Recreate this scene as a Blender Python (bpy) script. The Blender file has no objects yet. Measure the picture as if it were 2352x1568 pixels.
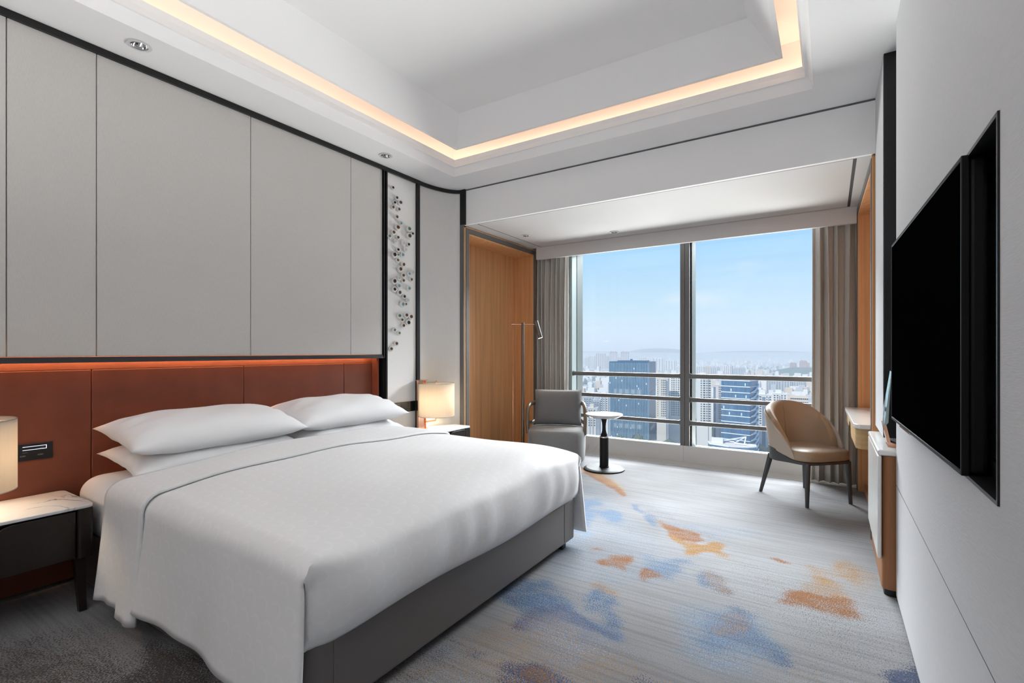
import bpy, math, random
import numpy as np
from mathutils import Vector, Matrix
R = random.Random(7)
SC = bpy.context.scene
COL = SC.collection
PI = math.pi

# ------------------------------------------------------------------ camera, light, exposure
cam_data = bpy.data.cameras.new('camera')
cam = bpy.data.objects.new('camera', cam_data)
COL.objects.link(cam)
cam.location = (0, 0, 1.3)
cam.rotation_euler = (PI / 2, 0, math.atan2(729, 1135))
cam_data.sensor_fit = 'HORIZONTAL'
cam_data.sensor_width = 36
cam_data.lens = 36 * 1135 / 2352
cam_data.shift_y = 23 / 2352
cam_data.clip_start = 0.03
cam_data.clip_end = 60000
SC.camera = cam

SC.view_settings.view_transform = 'Standard'
SC.view_settings.look = 'None'
SC.view_settings.gamma = 1
SC.view_settings.use_curve_mapping = False
SC.view_settings.exposure = 0.6
try:
    SC.cycles.max_bounces = 9
    SC.cycles.diffuse_bounces = 6
    SC.cycles.glossy_bounces = 4
    SC.cycles.transparent_max_bounces = 10
    SC.cycles.volume_bounces = 1
    SC.cycles.sample_clamp_indirect = 4.0
    SC.cycles.caustics_reflective = False
    SC.cycles.caustics_refractive = False
except Exception:
    pass

def lin(r, g, b):
    f = lambda c: (c / 255 / 12.92) if c <= 10.31 else ((c / 255 + .055) / 1.055) ** 2.4
    return (f(r), f(g), f(b), 1)

# sky: one continuous gradient from a hazy horizon to blue, with thin wisps of cloud
W = bpy.data.worlds.new('sky'); SC.world = W
W.use_nodes = True
nt = W.node_tree; nt.nodes.clear()
def wn(t, **k):
    n = nt.nodes.new(t)
    for a, b in k.items(): setattr(n, a, b)
    return n
out = wn('ShaderNodeOutputWorld'); bg = wn('ShaderNodeBackground')
tc = wn('ShaderNodeTexCoord'); sep = wn('ShaderNodeSeparateXYZ'); ramp = wn('ShaderNodeValToRGB')
mr = wn('ShaderNodeMapRange'); mr.inputs['From Min'].default_value = -0.1; mr.inputs['From Max'].default_value = 0.9
nt.links.new(tc.outputs['Generated'], sep.inputs[0]); nt.links.new(sep.outputs['Z'], mr.inputs['Value'])
nt.links.new(mr.outputs[0], ramp.inputs[0])
cr = ramp.color_ramp
cr.elements[0].position = 0.0; cr.elements[0].color = lin(222, 236, 246)
cr.elements[1].position = 1.0; cr.elements[1].color = lin(70, 130, 215)
for p, c in ((.10, (222, 237, 248)), (.20, (201, 228, 250)), (.29, (176, 217, 251)), (.36, (158, 207, 249)), (.55, (110, 172, 238))):
    e = cr.elements.new(p); e.color = lin(*c)
mp = wn('ShaderNodeMapping'); mp.inputs['Scale'].default_value = (3.2, 3.2, 9); mp.inputs['Location'].default_value = (0.4, 1.3, 0.25)
nz = wn('ShaderNodeTexNoise'); nz.inputs['Scale'].default_value = 1.6; nz.inputs['Detail'].default_value = 7
cl = wn('ShaderNodeMapRange'); cl.inputs['From Min'].default_value = .56; cl.inputs['From Max'].default_value = .8; cl.inputs['To Max'].default_value = .6
mx = wn('ShaderNodeMix', data_type='RGBA'); mx.inputs['B'].default_value = lin(240, 244, 250)
nt.links.new(tc.outputs['Generated'], mp.inputs[0]); nt.links.new(mp.outputs[0], nz.inputs['Vector'])
nt.links.new(nz.outputs[0], cl.inputs['Value']); nt.links.new(cl.outputs[0], mx.inputs['Factor'])
nt.links.new(ramp.outputs[0], mx.inputs['A']); nt.links.new(mx.outputs['Result'], bg.inputs['Color'])
nt.links.new(bg.outputs[0], out.inputs[0])
bg.inputs['Strength'].default_value = 0.72

def light(name, typ, loc, energy, color=(1, 1, 1), rot=(0, 0, 0), **k):
    d = bpy.data.lights.new(name, typ); d.energy = energy; d.color = color
    for a, b in k.items(): setattr(d, a, b)
    o = bpy.data.objects.new(name, d); COL.objects.link(o)
    o.location = loc; o.rotation_euler = rot
    return o
# sun: high behind the tower, so it lights the city and never enters this window
light('sun', 'SUN', (0, -20, 60), 3.4, (1, .96, .9), (math.radians(42), 0, math.radians(-25)), angle=math.radians(1.5))
# daylight: two added soft lamps, unseen outside the window, that brighten the room
def added_daylight(name, loc, power, color, sx, sy):
    o = light(name, 'AREA', loc, power, color, shape='RECTANGLE', size=sx, size_y=sy)
    d = Vector((-1.5, 6.0, 1.5)) - Vector(loc)
    o.rotation_euler = d.to_track_quat('-Z', 'Y').to_euler()
added_daylight('added_daylight_upper', (-3.5, 27, 14.2), 41500, (.95, .975, 1), 36, 9)
added_daylight('added_daylight_lower', (-5, 27, -8.2), 13300, (1, .985, .96), 36, 7)
# added fill lamp, unseen behind the camera, aimed up to brighten the ceiling
light('added_fill_uplight', 'AREA', (-1.3, -.55, 1.8), 24, (1, .985, .97), (math.radians(184), 0, 0), shape='RECTANGLE', size=2.6, size_y=.7)

# ------------------------------------------------------------------ materials
MATS = {}
def mat(name, color, rough=.5, metal=0, spec=.5, noise=None, bump=None, sheen=0, coat=0, emis=None):
    """noise=(scale, amount, stretch xyz)  bump=(scale, strength, stretch xyz)"""
    if name in MATS: return MATS[name]
    m = bpy.data.materials.new(name); m.use_nodes = True
    t = m.node_tree; b = t.nodes['Principled BSDF']
    col = color if len(color) == 4 else (*color, 1)
    b.inputs['Base Color'].default_value = col
    b.inputs['Roughness'].default_value = rough
    b.inputs['Metallic'].default_value = metal
    b.inputs['Specular IOR Level'].default_value = spec
    b.inputs['Sheen Weight'].default_value = sheen
    b.inputs['Coat Weight'].default_value = coat
    if emis:
        b.inputs['Emission Color'].default_value = (*emis[0], 1); b.inputs['Emission Strength'].default_value = emis[1]
    if noise or bump:
        tcn = t.nodes.new('ShaderNodeTexCoord')
    def nzt(s, st, det=4):
        mpn = t.nodes.new('ShaderNodeMapping'); mpn.inputs['Scale'].default_value = st
        n = t.nodes.new('ShaderNodeTexNoise'); n.inputs['Scale'].default_value = s; n.inputs['Detail'].default_value = det
        t.links.new(tcn.outputs['Object'], mpn.inputs[0]); t.links.new(mpn.outputs[0], n.inputs['Vector'])
        return n
    if noise:
        n = nzt(noise[0], noise[2])
        r = t.nodes.new('ShaderNodeMapRange'); r.inputs['From Min'].default_value = .25; r.inputs['From Max'].default_value = .75
        r.inputs['To Min'].default_value = 1 - noise[1]; r.inputs['To Max'].default_value = 1 + noise[1]
        mxn = t.nodes.new('ShaderNodeMix'); mxn.data_type = 'RGBA'; mxn.blend_type = 'MULTIPLY'
        mxn.inputs['Factor'].default_value = 1; mxn.inputs['A'].default_value = col
        t.links.new(n.outputs[0], r.inputs['Value']); t.links.new(r.outputs[0], mxn.inputs['B'])
        t.links.new(mxn.outputs['Result'], b.inputs['Base Color'])
    if bump:
        n = nzt(bump[0], bump[2], 2)
        bn = t.nodes.new('ShaderNodeBump'); bn.inputs['Strength'].default_value = bump[1]; bn.inputs['Distance'].default_value = .004
        t.links.new(n.outputs[0], bn.inputs['Height']); t.links.new(bn.outputs[0], b.inputs['Normal'])
    MATS[name] = m
    return m

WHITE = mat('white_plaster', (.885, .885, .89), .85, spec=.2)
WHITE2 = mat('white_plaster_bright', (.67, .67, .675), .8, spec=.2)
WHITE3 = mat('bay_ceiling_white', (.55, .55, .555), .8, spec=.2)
FAB = mat('woven_wallcovering', (.585, .57, .55), .9, spec=.15, noise=(1, .05, (300, 300, 40)), bump=(1, .25, (500, 500, 60)))
FAB_TV = mat('striated_wallcovering', (.60, .605, .625), .85, spec=.2, noise=(1, .03, (60, 25, 260)), bump=(1, .16, (60, 30, 300)))
FAB_ART = mat('stucco_panel', (.80, .795, .785), .9, spec=.15, noise=(120, .04, (1, 1, 1)))
FAB_CURVE = mat('curved_wallcovering', (.72, .715, .70), .9, spec=.15, noise=(1, .03, (250, 250, 10)))
BLACK = mat('black_metal', (.012, .012, .013), .35, .3)
DARK = mat('dark_bronze_metal', (.055, .055, .06), .4, .4)
GROOVE = mat('shadow_gap', (.02, .02, .022), .8)
LEATHER = mat('russet_leather', (.155, .043, .022), .48, spec=.4, noise=(6, .14, (1, 1, 1)), bump=(240, .12, (1, 1, 1)))
WOOD = mat('honey_oak', (.62, .325, .145), .5, spec=.35, noise=(1, .17, (28, 28, .9)), bump=(1, .1, (140, 140, 3)))
WOOD2 = mat('brown_oak', (.30, .135, .058), .5, spec=.35, noise=(1, .2, (34, 34, 1.0)))
WOODH = mat('blond_oak', (.48, .32, .15), .45, spec=.4, noise=(1, .14, (1.2, 1.2, 45)))
DWOOD = mat('smoked_walnut', (.014, .009, .007), .35, spec=.5, noise=(1, .25, (3, 30, 30)))
def marble_mat(name, base, vein, scale, amt):
    m = mat(name, base, .22, spec=.5, coat=.2)
    t = m.node_tree; b = t.nodes['Principled BSDF']
    tcn = t.nodes.new('ShaderNodeTexCoord')
    n1 = t.nodes.new('ShaderNodeTexNoise'); n1.inputs['Scale'].default_value = scale; n1.inputs['Detail'].default_value = 8; n1.inputs['Distortion'].default_value = 1.4
    t.links.new(tcn.outputs['Object'], n1.inputs['Vector'])
    a = t.nodes.new('ShaderNodeMath'); a.operation = 'SUBTRACT'; a.inputs[1].default_value = .5
    a2 = t.nodes.new('ShaderNodeMath'); a2.operation = 'ABSOLUTE'
    r = t.nodes.new('ShaderNodeMapRange'); r.inputs['From Max'].default_value = .022; r.inputs['To Min'].default_value = amt; r.inputs['To Max'].default_value = 0
    n2 = t.nodes.new('ShaderNodeTexNoise'); n2.inputs['Scale'].default_value = scale * .8
    t.links.new(tcn.outputs['Object'], n2.inputs['Vector'])
    r2 = t.nodes.new('ShaderNodeMapRange'); r2.inputs['From Min'].default_value = .48; r2.inputs['From Max'].default_value = .65
    mul = t.nodes.new('ShaderNodeMath'); mul.operation = 'MULTIPLY'
    mxn = t.nodes.new('ShaderNodeMix'); mxn.data_type = 'RGBA'
    mxn.inputs['A'].default_value = (*base, 1); mxn.inputs['B'].default_value = (*vein, 1)
    L = t.links.new
    L(n1.outputs[0], a.inputs[0]); L(a.outputs[0], a2.inputs[0]); L(a2.outputs[0], r.inputs['Value'])
    L(n2.outputs[0], r2.inputs['Value']); L(r.outputs[0], mul.inputs[0]); L(r2.outputs[0], mul.inputs[1])
    L(mul.outputs[0], mxn.inputs['Factor']); L(mxn.outputs['Result'], b.inputs['Base Color'])
    return m
MARBLE = marble_mat('veined_white_marble', (.60, .60, .60), (.2, .2, .22), 2.6, .85)
STONE = marble_mat('pale_sill_marble', (.60, .59, .58), (.42, .41, .40), 3.0, .5)
QUARTZ = marble_mat('white_quartz', (.78, .775, .76), (.55, .54, .52), 6, .4)
LINEN = mat('white_cotton', (.87, .87, .88), .75, spec=.25, sheen=.1, noise=(3, .01, (1, 1, 1)))
BASEL = mat('taupe_leatherette', (.115, .105, .10), .42, spec=.4, bump=(300, .1, (1, 1, 1)))
COPPER = mat('polished_copper', (.72, .40, .27), .16, 1)
CHROME = mat('chrome', (.75, .75, .76), .1, 1)
GUN = mat('gunmetal', (.16, .145, .135), .3, .9)
GREYM = mat('grey_painted_metal', (.13, .127, .127), .45, .2)
ALU = mat('pale_green_aluminium', (.30, .37, .37), .4, .1)
BLK2 = mat('black_lacquer', (.008, .008, .009), .5, spec=.2)
ALU2 = mat('darkened_aluminium', (.085, .11, .108), .45, .1)  # same aluminium, colour darkened to offset the light falling on the outer frames
GAPG = mat('grey_shadow_line', (.16, .16, .165), .8)
SLATE = mat('slate_tweed', (.155, .157, .162), .95, spec=.1, sheen=.3, noise=(330, .38, (1, 1, 1)), bump=(330, .5, (1, 1, 1)))
TWEED2 = mat('grey_boucle', (.22, .22, .225), .95, spec=.1, sheen=.3, noise=(260, .22, (1, 1, 1)), bump=(260, .4, (1, 1, 1)))
CURT = mat('grey_linen_curtain', (.50, .48, .45), .95, spec=.1, sheen=.2, noise=(200, .1, (1, 1, 1)))
TAUPE = mat('bronzed_wood', (.17, .125, .09), .3, .2)
TAN = mat('tan_leather', (.36, .265, .185), .42, spec=.45, noise=(5, .05, (1, 1, 1)), bump=(200, .06, (1, 1, 1)))
TANL = mat('pale_suede', (.46, .39, .325), .8, spec=.2)
CHAIRM = mat('charcoal_metal', (.06, .06, .064), .4, .3)
SCREEN = mat('black_glass', (.0015, .0015, .002), .6, spec=.0)
TVP = mat('black_plastic', (.008, .008, .009), .5, spec=.2)
BRUSH = mat('brushed_black_metal', (.30, .30, .31), .34, .85, bump=(1, .3, (4, 4, 200)))
PLATE = mat('dark_socket_plate', (.08, .078, .075), .4, .2)
PLATEB = mat('black_switch_plate', (.008, .008, .009), .3)
ICON = mat('pale_icon_print', (.3, .3, .3), .5)
GLOW = mat('lit_display_outline', (.5, .5, .55), .5, emis=((.75, .8, 1), .8))
WARM = mat('warm_led', (1, .8, .6), .5, emis=((1, .67, .45), 5.2))
AMBER = mat('amber_led', (1, .6, .3), .5, emis=((1, .53, .26), 24.0))
BULB = mat('warm_lamp_lens', (1, .9, .8), .5, emis=((1, .78, .55), 9))
CERAMIC = mat('white_ceramic', (.72, .71, .70), .55, spec=.35)
LINING = {k: mat('lining_' + n, c, .35, me) for k, n, c, me in (
    ('k', 'black', (.02, .016, .013), .2), ('b', 'bronze', (.16, .085, .045), .6), ('s', 'smoke', (.10, .095, .09), .5),
    ('t', 'teal', (.16, .33, .38), .1), ('g', 'green', (.09, .2, .12), .1), ('p', 'mint', (.45, .56, .55), .1), ('w', 'white', (.55, .55, .54), .1))}
def glass_mat(name, tint, gl=.05):
    m = bpy.data.materials.new(name); m.use_nodes = True; t = m.node_tree; t.nodes.clear()
    o = t.nodes.new('ShaderNodeOutputMaterial'); tr = t.nodes.new('ShaderNodeBsdfTransparent'); g = t.nodes.new('ShaderNodeBsdfGlossy')
    tr.inputs[0].default_value = (*tint, 1); g.inputs['Roughness'].default_value = .02
    fr = t.nodes.new('ShaderNodeFresnel'); fr.inputs[0].default_value = 1.25
    mxn = t.nodes.new('ShaderNodeMixShader')
    t.links.new(fr.outputs[0], mxn.inputs[0]); t.links.new(tr.outputs[0], mxn.inputs[1]); t.links.new(g.outputs[0], mxn.inputs[2])
    t.links.new(mxn.outputs[0], o.inputs[0])
    MATS[name] = m
    return m
GLASS = glass_mat('clear_window_glass', (.97, .985, .98))
def shade_mat():
    m = bpy.data.materials.new('ivory_silk_shade'); m.use_nodes = True; t = m.node_tree; t.nodes.clear()
    o = t.nodes.new('ShaderNodeOutputMaterial'); d = t.nodes.new('ShaderNodeBsdfDiffuse'); tl = t.nodes.new('ShaderNodeBsdfTranslucent')
    mxn = t.nodes.new('ShaderNodeMixShader'); mxn.inputs[0].default_value = .55
    tcn = t.nodes.new('ShaderNodeTexCoord'); mpn = t.nodes.new('ShaderNodeMapping'); mpn.inputs['Scale'].default_value = (160, 160, 3)
    n = t.nodes.new('ShaderNodeTexNoise'); n.inputs['Scale'].default_value = 1
    rp = t.nodes.new('ShaderNodeValToRGB'); rp.color_ramp.elements[0].color = (.84, .77, .67, 1); rp.color_ramp.elements[1].color = (.93, .87, .78, 1)
    t.links.new(tcn.outputs['Object'], mpn.inputs[0]); t.links.new(mpn.outputs[0], n.inputs['Vector']); t.links.new(n.outputs[0], rp.inputs[0])
    t.links.new(rp.outputs[0], d.inputs[0]); t.links.new(rp.outputs[0], tl.inputs[0])
    t.links.new(d.outputs[0], mxn.inputs[1]); t.links.new(tl.outputs[0], mxn.inputs[2]); t.links.new(mxn.outputs[0], o.inputs[0])
    return m
SHADE = shade_mat()

# ------------------------------------------------------------------ mesh helpers
class MB:
    def __init__(s): s.v = []; s.f = []; s.uv = None
    def add(s, vs, fs):
        n = len(s.v); s.v += [tuple(v) for v in vs]; s.f += [tuple(i + n for i in f) for f in fs]; return s
    def box(s, x0, x1, y0, y1, z0, z1):
        return s.add([(x0, y0, z0), (x1, y0, z0), (x1, y1, z0), (x0, y1, z0), (x0, y0, z1), (x1, y0, z1), (x1, y1, z1), (x0, y1, z1)],
                     [(0, 3, 2, 1), (4, 5, 6, 7), (0, 1, 5, 4), (1, 2, 6, 5), (2, 3, 7, 6), (3, 0, 4, 7)])
    def prism(s, poly, z0, z1, axis='z'):
        n = len(poly)
        g = {'z': lambda a, b, c: (a, b, c), 'y': lambda a, b, c: (a, c, b), 'x': lambda a, b, c: (c, a, b)}[axis]
        vs = [g(a, b, z0) for a, b in poly] + [g(a, b, z1) for a, b in poly]
        fs = [tuple(range(n))[::-1], tuple(range(n, 2 * n))] + [(i, (i + 1) % n, n + (i + 1) % n, n + i) for i in range(n)]
        return s.add(vs, fs)
    def lathe(s, prof, n=32, c=(0, 0, 0), cap=True, axis='z'):
        """prof: list of (r, z)"""
        vs = []
        for r, z in prof:
            for i in range(n):
                a = 2 * PI * i / n
                p = (r * math.cos(a), r * math.sin(a), z)
                if axis == 'x': p = (p[2], p[0], p[1])
                if axis == 'y': p = (p[0], p[2], p[1])
                vs.append((p[0] + c[0], p[1] + c[1], p[2] + c[2]))
        fs = []
        for k in range(len(prof) - 1):
            for i in range(n):
                j = (i + 1) % n
                fs.append((k * n + i, k * n + j, (k + 1) * n + j, (k + 1) * n + i))
        if cap:
            fs.append(tuple(range(n))[::-1]); m = (len(prof) - 1) * n; fs.append(tuple(range(m, m + n)))
        return s.add(vs, fs)
    def tube(s, pts, r, n=10, r2=None, up=(0, 0, 1), cap=True, closed=False, taper=None):
        """sweep an ellipse (r wide, r2 along the up side) along pts"""
        r2 = r2 or r; P = [Vector(p) for p in pts]; m = len(P); vs = []
        for k, p in enumerate(P):
            a = P[(k - 1) % m] if (closed or k > 0) else p
            b = P[(k + 1) % m] if (closed or k < m - 1) else p
            d = (b - a).normalized(); u = Vector(up)
            if abs(d.dot(u)) > .98: u = Vector((0, 1, 0)) if abs(d.y) < .9 else Vector((1, 0, 0))
            if k == 0: e1 = d.cross(u).normalized()
            else: e1 = (e1 - d * e1.dot(d)).normalized()
            e2 = e1.cross(d).normalized()
            q = 1 if taper is None else taper[k]
            for i in range(n):
                t = 2 * PI * i / n + PI / n
                c_, s_ = math.cos(t), math.sin(t)
                vs.append(p + e1 * (r * q * c_) + e2 * (r2 * q * s_))
        fs = []
        for k in range(m if closed else m - 1):
            k2 = (k + 1) % m
            for i in range(n):
                j = (i + 1) % n
                fs.append((k * n + i, k * n + j, k2 * n + j, k2 * n + i))
        if cap and not closed:
            fs.append(tuple(range(n))[::-1]); fs.append(tuple(range((m - 1) * n, m * n)))
        return s.add(vs, fs)
    def grid(s, fn, nu, nv, closed_u=False):
        vs = [fn(i / nu, j / nv) for j in range(nv + 1) for i in range(nu + (0 if closed_u else 1))]
        w = nu if closed_u else nu + 1; fs = []
        for j in range(nv):
            for i in range(nu):
                i2 = (i + 1) % w
                fs.append((j * w + i, j * w + i2, (j + 1) * w + i2, (j + 1) * w + i))
        return s.add(vs, fs)

def tag(o, label=None, cat=None, group=None, kind=None):
    if label: o['label'] = label
    if cat: o['category'] = cat
    if group: o['group'] = group
    if kind: o['kind'] = kind
    return o
def thing(name, label, cat, loc=(0, 0, 0), rz=0, group=None):
    o = bpy.data.objects.new(name, None); COL.objects.link(o)
    o.empty_display_size = .05; o.location = loc; o.rotation_euler = (0, 0, rz)
    return tag(o, label, cat, group)
def build(name, mb, m, parent=None, world=True, smooth=False, bevel=0, seg=2, label=None, kind=None, sub=0, base=None, solid=0):
    """one mesh object. world=True: coordinates given in the room's frame and carried into the parent's frame"""
    me = bpy.data.meshes.new(name)
    vs = mb.v
    M = None
    if parent is not None and world:
        M = parent_matrix(parent).inverted()
    elif parent is None and base is not None:
        M = Matrix.Translation(Vector(base)).inverted()
    if M is not None and M != Matrix.Identity(4):
        vs = [M @ Vector(v) for v in vs]
    me.from_pydata([tuple(v) for v in vs], [], mb.f)
    if smooth: me.polygons.foreach_set('use_smooth', [True] * len(me.polygons))
    me.materials.append(m); me.update()
    o = bpy.data.objects.new(name, me); COL.objects.link(o)
    if parent is not None: o.parent = parent
    elif base is not None: o.location = base
    if solid:
        q = o.modifiers.new('thickness', 'SOLIDIFY'); q.thickness = solid; q.offset = 0
    if bevel:
        q = o.modifiers.new('edges', 'BEVEL'); q.width = bevel; q.segments = seg; q.limit_method = 'ANGLE'; q.angle_limit = math.radians(40)
        q.harden_normals = False
        me.polygons.foreach_set('use_smooth', [True] * len(me.polygons))
        if hasattr(me, 'set_sharp_from_angle'): me.set_sharp_from_angle(angle=math.radians(35))
    elif smooth and hasattr(me, 'set_sharp_from_angle'): me.set_sharp_from_angle(angle=math.radians(50))
    if sub:
        q = o.modifiers.new('smooth', 'SUBSURF'); q.levels = sub; q.render_levels = sub
    if label: o['label'] = label
    if kind: o['kind'] = kind
    return o
def parent_matrix(o):
    M = Matrix.Translation(o.location) @ o.rotation_euler.to_matrix().to_4x4()
    return parent_matrix(o.parent) @ M if o.parent else M
def B(*a): return MB().box(*a)
def struct(name, mb, m, parent=None, **k):
    o = build(name, mb, m, parent, **k)
    if parent is None: o['kind'] = 'structure'
    return o
def rrect(x0, x1, y0, y1, r, n=5, corners=(1, 1, 1, 1)):
    P = []
    for k, (cx, cy, a0) in enumerate(((x1 - r, y0 + r, -PI / 2), (x1 - r, y1 - r, 0), (x0 + r, y1 - r, PI / 2), (x0 + r, y0 + r, PI))):
        if corners[k]:
            P += [(cx + r * math.cos(a0 + PI / 2 * i / n), cy + r * math.sin(a0 + PI / 2 * i / n)) for i in range(n + 1)]
        else:
            P.append(((x1, y0), (x1, y1), (x0, y1), (x0, y0))[k])
    return P

# ================================================================== THE ROOM
XL, ZC = -3.51, 3.03
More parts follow.
